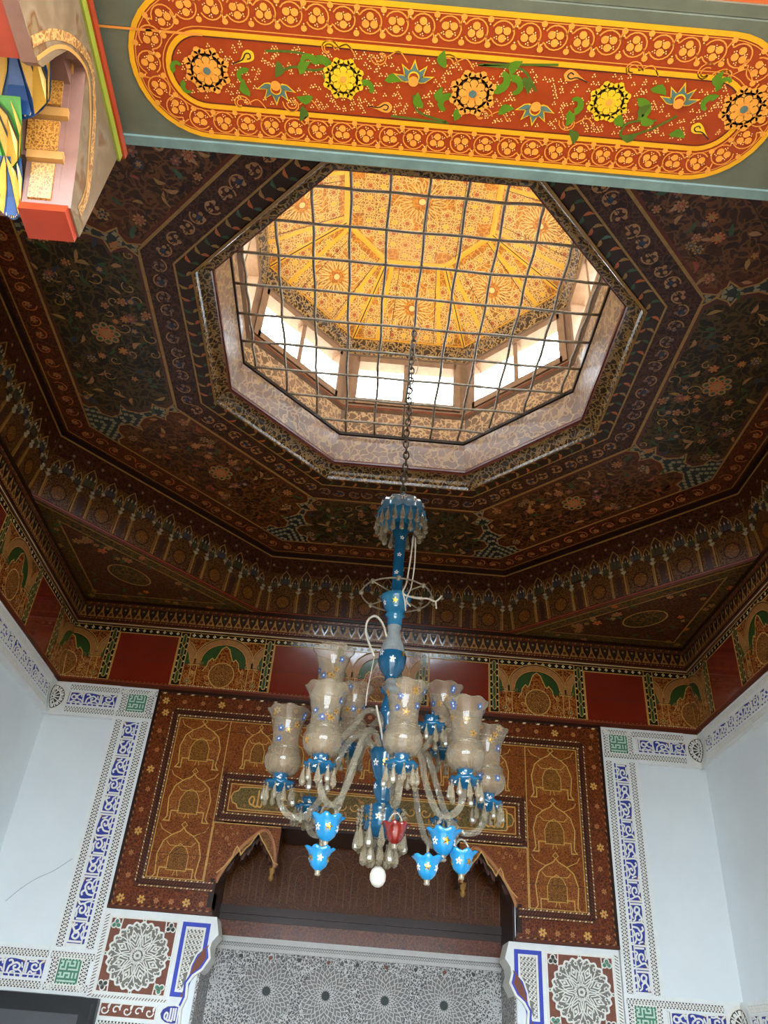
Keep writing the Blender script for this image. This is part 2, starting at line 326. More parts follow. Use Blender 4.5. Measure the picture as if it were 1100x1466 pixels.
class MB:
    """collects faces with materials; builds ONE mesh"""
    def __init__(s): s.v = []; s.f = []; s.fm = []; s.mats = []; s.smooth = set()
    def mi(s, m):
        if m not in s.mats: s.mats.append(m)
        return s.mats.index(m)
    def add(s, vs, fs, m, smooth=False):
        b = len(s.v); s.v.extend([tuple(x) for x in vs]); k = s.mi(m)
        for f in fs:
            if smooth: s.smooth.add(len(s.f))
            s.f.append([b + i for i in f]); s.fm.append(k)
    def box(s, x0, x1, y0, y1, z0, z1, m):
        v = [(x0, y0, z0), (x1, y0, z0), (x1, y1, z0), (x0, y1, z0), (x0, y0, z1), (x1, y0, z1), (x1, y1, z1), (x0, y1, z1)]
        s.add(v, [(0, 3, 2, 1), (4, 5, 6, 7), (0, 1, 5, 4), (1, 2, 6, 5), (2, 3, 7, 6), (3, 0, 4, 7)], m)
    def lathe(s, prof, m, n=16, c=(0, 0, 0), wave=None, smooth=True, close=False):
        """prof: (r, z[, material]) from top to bottom; wave(i, ang) -> (dr factor, dz)"""
        b = len(s.v); cx, cy, cz = c
        for i, p in enumerate(prof):
            for j in range(n):
                a = 2 * PI * j / n; r, z = p[0], p[1]
                if wave:
                    k, dz = wave(i, a); r *= k; z += dz
                s.v.append((cx + r * math.cos(a), cy + r * math.sin(a), cz + z))
        for i in range(len(prof) - 1):
            mm = prof[i][2] if len(prof[i]) > 2 else m
            k = s.mi(mm)
            for j in range(n):
                j2 = (j + 1) % n
                if smooth: s.smooth.add(len(s.f))
                s.f.append([b + i * n + j, b + (i + 1) * n + j, b + (i + 1) * n + j2, b + i * n + j2]); s.fm.append(k)
        for i, fl in ((0, False), (len(prof) - 1, True)):
            if prof[i][0] > 1e-5 and close:
                ids = [b + i * n + j for j in range(n)]
                s.f.append(ids[::-1] if fl else ids); s.fm.append(s.mi(prof[min(i, len(prof) - 1)][2] if len(prof[i]) > 2 else m))
    def tube(s, pts, r, m, n=8, caps=True, twist=0.0, rad=None, flute=0.0):
        pts = [Vector(p) for p in pts]; b = len(s.v); N = len(pts)
        t0 = (pts[1] - pts[0]).normalized(); ref = Vector((0, 0, 1)) if abs(t0.z) < 0.9 else Vector((1, 0, 0))
        x = t0.cross(ref).normalized(); k = s.mi(m)
        for i, p in enumerate(pts):
            t = (pts[min(i + 1, N - 1)] - pts[max(i - 1, 0)]).normalized()
            x = (x - t * x.dot(t)).normalized(); y = t.cross(x)
            rr = rad[i] if rad else r
            for j in range(n):
                a = 2 * PI * j / n + twist * i
                q = rr * (1 + (flute if j % 2 else -flute))
                s.v.append(tuple(p + x * (q * math.cos(a)) + y * (q * math.sin(a))))
        for i in range(N - 1):
            for j in range(n):
                j2 = (j + 1) % n
                if not flute: s.smooth.add(len(s.f))
                s.f.append([b + i * n + j, b + i * n + j2, b + (i + 1) * n + j2, b + (i + 1) * n + j]); s.fm.append(k)
        if caps:
            s.f.append([b + j for j in range(n)][::-1]); s.fm.append(k)
            s.f.append([b + (N - 1) * n + j for j in range(n)]); s.fm.append(k)
    def mesh(s, name):
        me = bpy.data.meshes.new(name); me.from_pydata(s.v, [], s.f)
        for m in s.mats: me.materials.append(M[m])
        me.polygons.foreach_set('material_index', s.fm)
        me.polygons.foreach_set('use_smooth', [i in s.smooth for i in range(len(s.f))])
        me.update(); return me
    def build(s, name, parent=None):
        return link(name, s.mesh(name), parent)

class Deco(MB):
    """vector painting / carving on a plane: 2D shapes become thin real geometry"""
    def __init__(s, o=(0, 0, 0), u=(1, 0, 0), v=(0, 0, 1)):
        super().__init__(); s.o = Vector(o); s.u = Vector(u).normalized(); s.w = Vector(v).normalized(); s.n = s.u.cross(s.w).normalized()
        s.xf = None
    def pt(s, x, y, h):
        if s.xf: x, y = s.xf(x, y)
        return tuple(s.o + s.u * x + s.w * y + s.n * h)
    @staticmethod
    def area(p): return 0.5 * sum(p[i][0] * p[(i + 1) % len(p)][1] - p[(i + 1) % len(p)][0] * p[i][1] for i in range(len(p)))
    def _ccw(s, pts):
        q = [s.xf(*p) for p in pts] if s.xf else pts
        return pts if s.area(q) >= 0 else pts[::-1]
    def poly(s, pts, m, h=0.0):
        pts = s._ccw(pts); s.add([s.pt(x, y, h) for x, y in pts], [list(range(len(pts)))], m)
    def prism(s, pts, m, h0, h1, side=None, back=False):
        pts = s._ccw(pts); n = len(pts)
        s.add([s.pt(x, y, h1) for x, y in pts], [list(range(n))], m)
        if back: s.add([s.pt(x, y, h0) for x, y in pts], [list(range(n))[::-1]], m)
        vs = [s.pt(x, y, h0) for x, y in pts] + [s.pt(x, y, h1) for x, y in pts]
        s.add(vs, [(i, (i + 1) % n, n + (i + 1) % n, n + i) for i in range(n)], side or m)
    def rect(s, x0, x1, y0, y1, m, h=0.0): s.poly([(x0, y0), (x1, y0), (x1, y1), (x0, y1)], m, h)
    def slab(s, x0, x1, y0, y1, m, h0, h1): s.prism([(x0, y0), (x1, y0), (x1, y1), (x0, y1)], m, h0, h1)
    def disc(s, x, y, r, m, h=0.0, n=10, sy=1.0, a0=0.0):
        s.poly([(x + r * math.cos(a0 + 2 * PI * i / n), y + r * sy * math.sin(a0 + 2 * PI * i / n)) for i in range(n)], m, h)
    def stroke(s, pts, w, m, h, closed=False, h0=None):
        n = len(pts); L, R = [], []
        for i in range(n):
            a = pts[i - 1] if (i > 0 or closed) else None
            c = pts[(i + 1) % n] if (i < n - 1 or closed) else None
            p = pts[i]; ds = []
            for q0, q1 in ((a, p), (p, c)):
                if q0 is None or q1 is None: continue
                dx, dy = q1[0] - q0[0], q1[1] - q0[1]; l = math.hypot(dx, dy) or 1e-9
                ds.append((dx / l, dy / l))
            if len(ds) == 1: nx, ny = -ds[0][1], ds[0][0]; k = 1
            else:
                nx, ny = -(ds[0][1] + ds[1][1]), ds[0][0] + ds[1][0]; l = math.hypot(nx, ny)
                if l < 1e-6: nx, ny = -ds[0][1], ds[0][0]; k = 1
                else:
                    nx /= l; ny /= l; k = min(2.5, 1 / max(0.3, -nx * ds[0][1] + ny * ds[0][0]))
            L.append((p[0] + nx * w * k / 2, p[1] + ny * w * k / 2)); R.append((p[0] - nx * w * k / 2, p[1] - ny * w * k / 2))
        vs = [s.pt(x, y, h) for x, y in R] + [s.pt(x, y, h) for x, y in L]
        m_ = n if closed else n - 1; flip = bool(s.xf) and s.xf(1, 0)[0] - s.xf(0, 0)[0] < -1e-9 and s.xf(0, 1)[1] > s.xf(0, 0)[1]
        fs = [(i, (i + 1) % n, n + (i + 1) % n, n + i) for i in range(m_)]
        s.add(vs, [f[::-1] for f in fs] if flip else fs, m)
        if h0 is not None:
            for Q, inv in ((R, False), (L, True)):
                v2 = [s.pt(x, y, h0) for x, y in Q] + [s.pt(x, y, h) for x, y in Q]
                f2 = [(i, (i + 1) % n, n + (i + 1) % n, n + i) for i in range(m_)]
                s.add(v2, [f[::-1] for f in f2] if inv else f2, m)
    def leaf(s, x, y, a, l, w, m, h, bend=0.25):
        ca, sa = math.cos(a), math.sin(a); P = []
        for t, k in ((0, 0), (.25, .8), (.5, 1), (.75, .65), (1, 0), (.75, -.35), (.5, -.55), (.25, -.6)):
            px, py = t * l, k * w / 2 + bend * l * math.sin(PI * t) * 0.5; P.append((x + ca * px - sa * py, y + sa * px + ca * py))
        s.poly(P, m, h)
    def spiral(s, x, y, r, a0, turns, w, m, h, n=14, sgn=1, h0=None):
        P = [(x + r * (1 - 0.8 * i / n) * math.cos(a0 + sgn * turns * 2 * PI * i / n), y + r * (1 - 0.8 * i / n) * math.sin(a0 + sgn * turns * 2 * PI * i / n)) for i in range(n + 1)]
        s.stroke(P, w, m, h, h0=h0)
    def arc(s, x, y, r, a0, a1, n=10): return [(x + r * math.cos(a0 + (a1 - a0) * i / n), y + r * math.sin(a0 + (a1 - a0) * i / n)) for i in range(n + 1)]
    def blossom(s, x, y, r, m1, m2, mc, h, n=6, a0=0.0):
        P = []
        for i in range(n * 4):
            a = a0 + 2 * PI * i / (n * 4); k = (1.0, 0.92, 0.5, 0.92)[i % 4]; P.append((x + r * k * math.cos(a), y + r * k * math.sin(a)))
        s.poly(P, m1, h)
        if m2: s.poly([(x + (px - x) * 0.62, y + (py - y) * 0.62) for px, py in P], m2, h + 0.0004)
        s.disc(x, y, r * 0.26, mc, h + 0.0008, 8)
    def bigflower(s, x, y, r, m1, m2, ml, mc, mcc, h, n=8):
        for i in range(n):
            a = 2 * PI * (i + .5) / n
            for da in (-0.22, 0.22): s.disc(x + r * .78 * math.cos(a + da), y + r * .78 * math.sin(a + da), r * .17, m1, h, 8)
            s.disc(x + r * .90 * math.cos(a), y + r * .90 * math.sin(a), r * .17, m1, h, 8)
        s.disc(x, y, r * .74, m1, h, 20)
        for i in range(n):
            a = 2 * PI * i / n; s.disc(x + r * .46 * math.cos(a), y + r * .46 * math.sin(a), r * .205, ml, h + .0004, 10)
        for i in range(n):
            a = 2 * PI * i / n; s.disc(x + r * .43 * math.cos(a), y + r * .43 * math.sin(a), r * .19, m2, h + .0008, 10)
        s.disc(x, y, r * .29, m2, h + .0010, 14); s.disc(x, y, r * .24, mc, h + .0013, 14); s.disc(x, y, r * .17, mcc, h + .0016, 12)
    def lattice(s, x0, x1, y0, y1, m, mb, h, period=0.036, w=0.0046):
        """carved criss-cross band; runs along its longer side"""
        s.rect(x0, x1, y0, y1, mb, h)
        horiz = (x1 - x0) >= (y1 - y0); Lg = (x1 - x0) if horiz else (y1 - y0); n = max(1, round(Lg / period)); p = Lg / n
        for ph in (0, 1):
            P = []
            for i in range(2 * n + 1):
                t = i * p / 2; q = (i + ph) % 2
                P.append((x0 + t, y0 + (y1 - y0) * q) if horiz else (x0 + (x1 - x0) * q, y0 + t))
            s.stroke(P, w, m, h + 0.0035 + 0.0006 * ph, h0=h)
        mid = [((x0, (y0 + y1) / 2), (x1, (y0 + y1) / 2)), (((x0 + x1) / 2, y0), ((x0 + x1) / 2, y1))][0 if horiz else 1]
        s.stroke(list(mid), w * .7, m, h + 0.003, h0=h)
    def rope(s, p0, p1, w, cols, h, period=0.022, slant=0.7):
        dx, dy = p1[0] - p0[0], p1[1] - p0[1]; Lg = math.hypot(dx, dy); dx /= Lg; dy /= Lg; nx, ny = -dy, dx
        n = max(1, round(Lg / period)); p = Lg / n
        for i in range(n):
            a, b = i * p, (i + 0.62) * p; sh = slant * w; P = []
            for t, q in ((a, -1), (b, -1), (b + sh, 1), (a + sh, 1)):
                t = min(t, Lg); P.append((p0[0] + dx * t + nx * q * w / 2, p0[1] + dy * t + ny * q * w / 2))
            s.poly(P, cols[i % len(cols)], h)

def box_obj(name, boxes, m, parent=None):
    b = MB()
    for a in boxes: b.box(*a, m)
    return b.build(name, parent)
def Z(z): return z + EYE
# ================================================================== STRUCTURE
WT = 0.03                                     # wall plane lies this far behind borders and frieze
XW, YW = W + WT, YB + WT
tag(box_obj('floor', [(-2.6, 2.6, 0.3, 6.0, -0.1, 0.0)], 'floor'), kind='structure')
tag(box_obj('courtyard_floor', [(-7, 7, -11, 0.3, -0.12, -0.02)], 'tile'), kind='structure')
Z_TOP = Z(3.06)
tag(box_obj('wall_left', [(-XW - .3, -XW, 0.3, 5.8, 0, Z_TOP)], 'plaster'), kind='structure')
tag(box_obj('wall_right', [(XW, XW + .3, 0.3, 5.8, 0, Z_TOP)], 'plaster'), kind='structure')
AX, AZ, AY = 0.87, 1.14, 5.45                 # alcove: half width, head height, back plane
tag(box_obj('wall_back', [(-XW, -AX, YW, 5.8, 0, Z_TOP), (AX, XW, YW, 5.8, 0, Z_TOP), (-AX, AX, YW, 5.8, Z(AZ + .03), Z_TOP)], 'plaster'), kind='structure')
OPX, OPZ = 0.95, 1.36                         # doorway the camera looks through
tag(box_obj('wall_front', [(-XW, -OPX, 0.3, YF, 0, Z_TOP), (OPX, XW, 0.3, YF, 0, Z_TOP), (-OPX, OPX, 0.3, YF, Z(OPZ + .04), Z_TOP)], 'wall_out'), kind='structure')
portal('doorway_portal', (0, 0.28, Z(OPZ) / 2), (PI / 2, 0, 0), 2 * OPX, Z(OPZ))
def octp(r, k, cy=YC):
    R = r / math.cos(PI / 8); a = PI / 8 + k * PI / 4
    return (R * math.cos(a), cy + R * math.sin(a))
# roof slab with an octagonal well
b = MB(); zr0, zr1 = Z_TOP, Z_TOP + 0.14
inn = [octp(R2 + .07, k) for k in range(8)]; xo = XW + .3; y0_, y1_ = 0.3, 5.8
out = [(xo, y1_), (xo, y1_), (-xo, y1_), (-xo, y1_), (-xo, y0_), (-xo, y0_), (xo, y0_), (xo, y0_)]
out[0] = (xo, inn[0][1]); out[1] = (inn[1][0], y1_); out[2] = (inn[2][0], y1_); out[3] = (-xo, inn[3][1]); out[4] = (-xo, inn[4][1]); out[5] = (inn[5][0], y0_); out[6] = (inn[6][0], y0_); out[7] = (xo, inn[7][1])
corner = {0: (xo, y1_), 2: (-xo, y1_), 4: (-xo, y0_), 6: (xo, y0_)}
for k in range(8):
    k2 = (k + 1) % 8; ring = [inn[k], out[k]] + ([corner[k]] if k in corner else []) + [out[k2], inn[k2]]
    n = len(ring)
    b.add([(x, y, zr0) for x, y in ring] + [(x, y, zr1) for x, y in ring], [list(range(n))[::-1], list(range(n, 2 * n))], 'wall_out')
tag(b.build('roof'), kind='structure')

# ------------------------------------------------------------------ alcove behind the portal
alc = MB()
alc.box(-AX - .05, AX + .05, AY, AY + .1, 0, Z(AZ + .12), 'wood_dark')
alc.box(-AX - .05, AX + .05, 5.04, AY, Z(AZ + .025), Z(AZ + .12), 'wood_dark')
wa = tag(alc.build('wall_alcove'), kind='structure')
d = Deco((0, AY, EYE), (1, 0, 0), (0, 0, 1))
d.rect(-AX, AX, 0.74, AZ + .025, 'alc_band', .004)
x = -0.78
while x < 0.85:                                # row of painted arches on the dark frieze
    P = [(x - .075, .78)] + [(x + .075 * math.cos(a), .98 + .085 * math.sin(a)) for a in [PI - i * PI / 8 for i in range(9)]] + [(x + .075, .78)]
    d.stroke(P, .006, 'gold_alc', .0048)
    P = [(x - .035, .80)] + [(x + .035 * math.cos(a), .91 + .06 * math.sin(a)) for a in [PI - i * PI / 8 for i in range(9)]] + [(x + .035, .80)]
    d.stroke(P, .005, 'gold_alc', .0048)
    d.stroke([(x - .04, 1.08), (x, 1.11), (x + .04, 1.08)], .005, 'gold_alc', .0048); x += .195
d.build('painted_frieze', wa)
for nm, za, zb, m, dp in (('dark_moulding', .70, .745, 'wood_dark', .05), ('dark_moulding', .665, .70, 'wood_dark', .03), ('carved_board', .58, .665, 'portal_border', .02)):
    q = Deco((0, AY, EYE)); q.slab(-AX, AX, za, zb, m, 0, dp); q.build(nm, wa)
q = Deco((0, AY, EYE)); q.slab(-AX, AX, .55, .58, 'grey_white', 0, .03); q.slab(-AX, AX, .51, .53, 'grey_white', 0, .02)
q.lattice(-AX, AX, .53, .55, 'grey_white', 'grey_dark', .012, .03, .004); q.build('plaster_cornice', wa)
q = Deco((0, AY, EYE)); q.rect(-AX, AX, -1.6, .515, 'grey_carve', .006)
for row in range(3):                            # stucco wall with star rosettes
    zc = .313 - row * .36
    for i in range(-3, 4):
        xc = i * .3465 + .0; off = .1735 if row % 2 == 0 else 0
        xc += off
        if abs(xc) > .88: continue
        if abs(xc) < AX - .15: q.disc(xc, zc, .142, 'grey_mid', .0066, 24)
        for ri, (r0, r1, n) in enumerate(((.028, .062, 16), (.062, .10, 16), (.10, .14, 24))):
            for j in range(n):
                a = 2 * PI * (j + .5 * (ri % 2)) / n; da = PI / n * .8
                P = [(xc + r0 * math.cos(a), zc + r0 * math.sin(a)), (xc + (r0 + r1) / 2 * math.cos(a + da), zc + (r0 + r1) / 2 * math.sin(a + da)), (xc + r1 * math.cos(a), zc + r1 * math.sin(a)), (xc + (r0 + r1) / 2 * math.cos(a - da), zc + (r0 + r1) / 2 * math.sin(a - da))]
                if max(abs(p[0]) for p in P) < AX - .01: q.stroke(P, .0045, 'grey_white', .010, True, h0=.006)
        if abs(xc) < AX - .03: q.disc(xc, zc, .024, 'grey_dark', .009, 12)
    for i in range(-5, 6):
        xs = i * .1735
        if abs(xs) < .84: q.disc(xs, zc + .17, .011, 'carve_brown' if i % 2 else 'grey_dark', .009, 8)
q.build('carved_stucco', wa)
for s in (-1, 1):
    q = MB(); q.box(min(s * (AX - .012), s * (AX - .001)), max(s * (AX - .012), s * (AX - .001)), 5.04, AY, 0, Z(.53), 'grey_carve')
    q.box(min(s * (AX - .012), s * (AX - .001)), max(s * (AX - .012), s * (AX - .001)), 5.04, AY, Z(.53), Z(AZ + .05), 'wood_dark'); q.build('side_panel', wa)

# ------------------------------------------------------------------ frieze of painted and red panels
PER = 1.05; AW, RW = .255, .205
def arch_mesh(xa, xb, name):
    """painted arch panel, clipped between xa and xb (local, n = -Y)"""
    d = Deco(); z0, z1 = 1.945, 2.335
    def cl(P): return [(min(max(x, xa), xb), y) for x, y in P]
    def inside(P): return max(p[0] for p in P) > xa + .004 and min(p[0] for p in P) < xb - .004
    d.slab(xa, xb, z0, z1, 'fr_arab', -.02, 0)
    zt = z1 - .045
    d.rect(xa, xb, zt, z1, 'fr_border', .0006)
    d.stroke([(xa, z1 - .006), (xb, z1 - .006)], .005, 'gold', .0012); d.stroke([(xa, zt), (xb, zt)], .005, 'gold', .0012)
    n = max(1, int((xb - xa) / .045))
    for i in range(n): d.blossom(xa + (i + .5) * (xb - xa) / n, (zt + z1) / 2 - .002, .012, 'cream', None, 'green_d', .0012, 4)
    def band(cx, R, zc):
        outer = [(cx + R * math.cos(a), zc + R * .86 * math.sin(a)) for a in [PI - i * PI / 16 for i in range(17)]]
        return outer
    for cx in (-.38, 0, .38):
        big = band(cx, .195, 2.135); ind = band(cx, .150, 2.125)
        g = [p for p in ind]
        if inside(g): d.poly(cl([(cx - .165, 2.10)] + g + [(cx + .165, 2.10)]), 'green_d', .0010)
        rib = [(p[0], p[1]) for p in big]
        if inside(rib):
            poly = cl([(cx - .195, 2.10)] + rib + [(cx + .195, 2.10), (cx + .165, 2.10)] + ind[::-1] + [(cx - .165, 2.10)])
            d.poly(poly, 'tan', .0014)
            for q, w in ((big, .006), (ind, .005)):
                qq = [p for p in q if xa <= p[0] <= xb]
                if len(qq) > 1: d.stroke(qq, w, 'wood_dark', .002); d.stroke([(p[0], p[1] + .006) for p in qq], w * .8, 'gold', .0022)
        # lobed inner arch
        lob = [(-.15, 2.07), (-.125, 2.10), (-.115, 2.14), (-.09, 2.165), (-.078, 2.15), (-.062, 2.16), (-.045, 2.20), (-.03, 2.235), (0, 2.255)]
        lobf = [(cx + x * .86, y - .008) for x, y in lob] + [(cx - x * .86, y - .008) for x, y in lob[::-1][1:]]
        if inside(lobf):
            d.poly(cl([(cx - .15, 1.965)] + lobf + [(cx + .15, 1.965)]), 'fr_arab', .0018)
            qq = [p for p in lobf if xa <= p[0] <= xb]
            if len(qq) > 1: d.stroke(qq, .006, 'gold', .0026)
        med = [(cx + .083 * math.cos(a) * (1 - .15 * max(0, -math.sin(a)) ** 3), 2.045 + .083 * math.sin(a) * (1.12 if math.sin(a) < 0 else 1.0)) for a in [2 * PI * i / 24 for i in range(24)]]
        if inside(med):
            d.poly(cl(med), 'fr_med', .0030); qq = [p for p in med if xa <= p[0] <= xb]
            if len(qq) > 2: d.stroke(qq, .006, 'gold', .0036, closed=len(qq) == len(med))
        for sx in (-.17, .17):
            if xa + .03 < cx + sx < xb - .03:
                d.stroke([(cx + sx, 1.955), (cx + sx, 2.10)], .005, 'gold', .0026)
                d.stroke([(cx + sx - .02, 2.10), (cx + sx + .02, 2.10)], .006, 'gold', .0027)
    for sx in (-.215, .215):
        if xa + .02 < sx < xb - .02: d.blossom(sx, 1.985, .022, 'tan', 'green_d', 'gold', .003, 7)
    for i in range(60):
        x, y = rnd.uniform(max(xa, -.25) + .015, min(xb, .25) - .015), rnd.uniform(1.955, 2.12)
        if math.hypot(x, y - 2.045) < .10: continue
        d.spiral(x, y, rnd.uniform(.010, .018), rnd.uniform(0, 6), .9, .0035, 'tan' if i % 2 else 'gold', .0024, 8, rnd.choice((-1, 1)))
    d.rope((xa + .002, z0 + .006), (xb - .002, z0 + .006), .008, ['cream', 'gold'], .003, .014)
    for zj in (2.105,): d.stroke([(xa, zj), (xb, zj)], .0022, 'crack', .0042)
    return d.mesh(name)
def strip_mesh():
    d = Deco(); z0, z1, w = 1.945, 2.335, .0325
    d.slab(-w, w, z0, z1, 'fr_border', -.02, 0)
    d.stroke([(-w + .003, z0 + .005), (-w + .003, z1 - .008), (w - .003, z1 - .008), (w - .003, z0 + .005)], .005, 'gold', .001, True)
    n = 4; hz = (z1 - z0 - .04) / n
    for i in range(n):
        a = z0 + .02 + i * hz; q = .011
        P = [(-q, a + .012), (-q * .4, a + .003), (q * .4, a + .003), (q, a + .012), (q, a + hz - .012), (q * .4, a + hz - .003), (-q * .4, a + hz - .003), (-q, a + hz - .012)]
        d.poly(P, 'green_d', .001); d.stroke(P, .004, 'gold', .0016, True)
        for sx in (-.021, .021):
            for t in (.25, .75): d.blossom(sx, a + t * hz, .006, 'cream', None, 'gold', .0012, 4)
    return d.mesh('border_strip')
def red_mesh():
    d = Deco(); z0, z1 = 1.945, 2.335
    d.slab(-RW, RW, z0, z1, 'wood_red', -.02, 0); zt = z1 - .045
    d.rect(-RW, RW, zt, z1, 'fr_border', .0006)
    d.stroke([(-RW, z1 - .006), (RW, z1 - .006)], .005, 'gold', .0012)
    for i in range(9): d.blossom(-RW + (i + .5) * 2 * RW / 9, (zt + z1) / 2, .011, 'cream', None, 'green_d', .0012, 4)
    d.stroke([(-RW + .004, z0), (-RW + .004, zt), (RW - .004, zt), (RW - .004, z0)], .006, 'gold', .0014)
    d.stroke([(-RW, 2.105), (RW, 2.105)], .0022, 'crack', .0010)
    d.rope((-RW, z0 + .004), (RW - .004, z0 + .004), .006, ['wood', 'gold_dim'], .0012, .014)
    return d.mesh('red_panel')
ME_ARCH, ME_STRIP, ME_RED = arch_mesh(-AW, AW, 'arch_panel'), strip_mesh(), red_mesh()
ME_ARCH_L, ME_ARCH_R = arch_mesh(-.245, 0.0, 'half_arch_panel'), arch_mesh(0.0, .245, 'half_arch_panel')
def cornice_mesh(name, half):
    """profile pieces above the panels, running along local X; n = -Y"""
    d = Deco()
    d.slab(-half, half, Z_FB - .002, 1.945, 'wood', -.03, .008)
    d.stroke([(-half, 1.938), (half, 1.938)], .005, 'red_line', .0092)
    d.slab(-half, half, 2.335, 2.362, 'wood', -.03, .010); d.stroke([(-half, 2.343), (half, 2.343)], .007, 'cream', .0112)
    d.slab(-half, half, 2.362, 2.380, 'wood_dark', -.03, .016)
    d.rope((-half, 2.371), (half, 2.371), .010, ['gold_dim', 'red_line'], .017, .02)
    d.slab(-half, half, 2.380, 2.470, 'cornice_band', -.03, .012)
    n = int(2 * half / .062); p = 2 * half / n
    for i in range(n):
        x = -half + (i + .5) * p
        d.poly([(x - p * .48, 2.384), (x + p * .48, 2.384), (x + p * .16, 2.425), (x + p * .05, 2.465), (x - p * .05, 2.465), (x - p * .16, 2.425)], 'gold_dim', .0126)
        d.disc(x, 2.405, p * .2, 'wood', .0132, 8)
        x2 = -half + i * p
        if i: d.poly([(x2 - p * .30, 2.462), (x2 - p * .28, 2.44), (x2, 2.40), (x2 + p * .28, 2.44), (x2 + p * .30, 2.462)], 'black', .0134); d.disc(x2, 2.447, p * .13, 'gold_dim', .014, 8)
    d.slab(-half, half, 2.470, 2.492, 'wood', -.03, .020); d.rope((-half, 2.481), (half, 2.481), .011, ['gold_dim', 'green_d', 'red_line'], .021, .018)
    d.slab(-half, half, 2.492, Z_SP + .002, 'wood_dark', -.03, .026)
    return d.mesh(name)
ME_CORN = cornice_mesh('cornice', W + .0)
def put_frieze(name, loc, rz):
    t = empty(name, loc); t.rotation_euler = (0, 0, rz); tag(t, kind='structure')
    link('cornice', ME_CORN, t)
    for i in (-1, 0, 1): link('arch_panel', ME_ARCH, t).location = (i * PER, 0, 0)
    for i in (-1.5, -.5, .5, 1.5): link('red_panel', ME_RED, t).location = (i * PER, 0, 0)
    for c in (-1, 0, 1):
        for s in (-1, 1): link('border_strip', ME_STRIP, t).location = (c * PER + s * (AW + .0325), 0, 0)
    for s in (-1, 1): link('border_strip', ME_STRIP, t).location = (s * (2 * PER - AW - .0325), 0, 0)
    link('arch_panel', ME_ARCH_R, t).location = (-W, 0, 0); link('arch_panel', ME_ARCH_L, t).location = (W, 0, 0)
    return t
put_frieze('trim_1', (0, YB, EYE), 0)
put_frieze('trim_2', (-W, YC, EYE), PI / 2)
put_frieze('trim_3', (W, YC, EYE), -PI / 2)
put_frieze('trim_4', (0, YF, EYE), PI)

# ------------------------------------------------------------------ ceiling: corner triangles, drum of eight leaning panels, flat octagonal ring
ceil = tag(empty('ceiling', (0, YC, EYE)), kind='structure')
d = Deco((0, 0, Z_SP), (1, 0, 0), (0, -1, 0))       # local: v = -Y, faces down
e = W * T8
A, B_, C_ = (W + .02, -W - .02), (e - .02, -W - .02), (W + .02, -e + .02)
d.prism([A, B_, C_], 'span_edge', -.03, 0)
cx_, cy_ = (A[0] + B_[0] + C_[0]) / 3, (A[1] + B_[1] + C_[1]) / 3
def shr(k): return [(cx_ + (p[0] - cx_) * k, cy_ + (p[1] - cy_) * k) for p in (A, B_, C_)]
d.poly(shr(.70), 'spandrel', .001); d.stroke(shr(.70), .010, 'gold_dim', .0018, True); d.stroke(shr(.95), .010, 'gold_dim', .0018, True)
q = Vector((-1, -1)).normalized()
P = [(cx_ + .15 * math.cos(a) * .70 - .10 * math.sin(a) * .70, cy_ + .15 * math.cos(a) * .70 + .10 * math.sin(a) * .70) for a in [2 * PI * i / 24 for i in range(24)]]
d.poly(P, 'span_edge', .002); d.stroke(P, .010, 'gold_dim', .003, True)
for i in range(46):
    a_, b2 = rnd.random(), rnd.random()
    if a_ + b2 > 1: a_, b2 = 1 - a_, 1 - b2
    S = shr(.64 if i % 2 else .9); x = S[0][0] + a_ * (S[1][0] - S[0][0]) + b2 * (S[2][0] - S[0][0]); y = S[0][1] + a_ * (S[1][1] - S[0][1]) + b2 * (S[2][1] - S[0][1])
    if math.hypot(x - cx_, y - cy_) < .17: continue
    if i % 3: d.blossom(x, y, rnd.uniform(.02, .036), rnd.choice(('tan', 'gold_dim', 'orange_p')), None, 'red_line', .0026, rnd.choice((5, 6)))
    else: d.leaf(x, y, rnd.uniform(0, 6), .07, .03, 'green_d', .0026)
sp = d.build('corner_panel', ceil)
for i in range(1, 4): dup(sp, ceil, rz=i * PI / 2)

# drum panels: one face at +Y, leaning inward
zt, zb = Z_RING, Z_SP
vv = Vector((0, R_RING_O - W, zt - zb)); DH = vv.length
d = Deco((0, W, zb), (1, 0, 0), vv); wb, wt = W * T8, R_RING_O * T8
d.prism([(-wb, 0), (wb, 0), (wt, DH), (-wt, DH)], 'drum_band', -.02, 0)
d.slab(-wb, wb, 0, .020, 'lobe_rust', 0, .010); d.stroke([(-wb, .017), (wb, .017)], .006, 'red_line', .0108)
d.slab(-wb, wb, .018, .026, 'wood_dark', 0, .006)
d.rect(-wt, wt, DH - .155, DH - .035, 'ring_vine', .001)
d.slab(-wt, wt, DH - .035, DH - .026, 'gold_dim', 0, .004); d.slab(-wt, wt, DH - .026, DH, 'wood_dark', 0, .008)
nmot = 6; pm = 2 * wb / nmot
def fan(d, x, y, s, m='fan_cream', h=.012):
    for a in (-.75, -.38, 0, .38, .75):
        c, s_ = math.sin(a), math.cos(a)
        d.prism([(x, y), (x + s * .55 * c - .0035, y + s * .6 * s_), (x + s * c, y + s * s_), (x + s * .55 * c + .0035, y + s * .6 * s_)], m, h - .006, h + .004 * (1 - abs(a)))
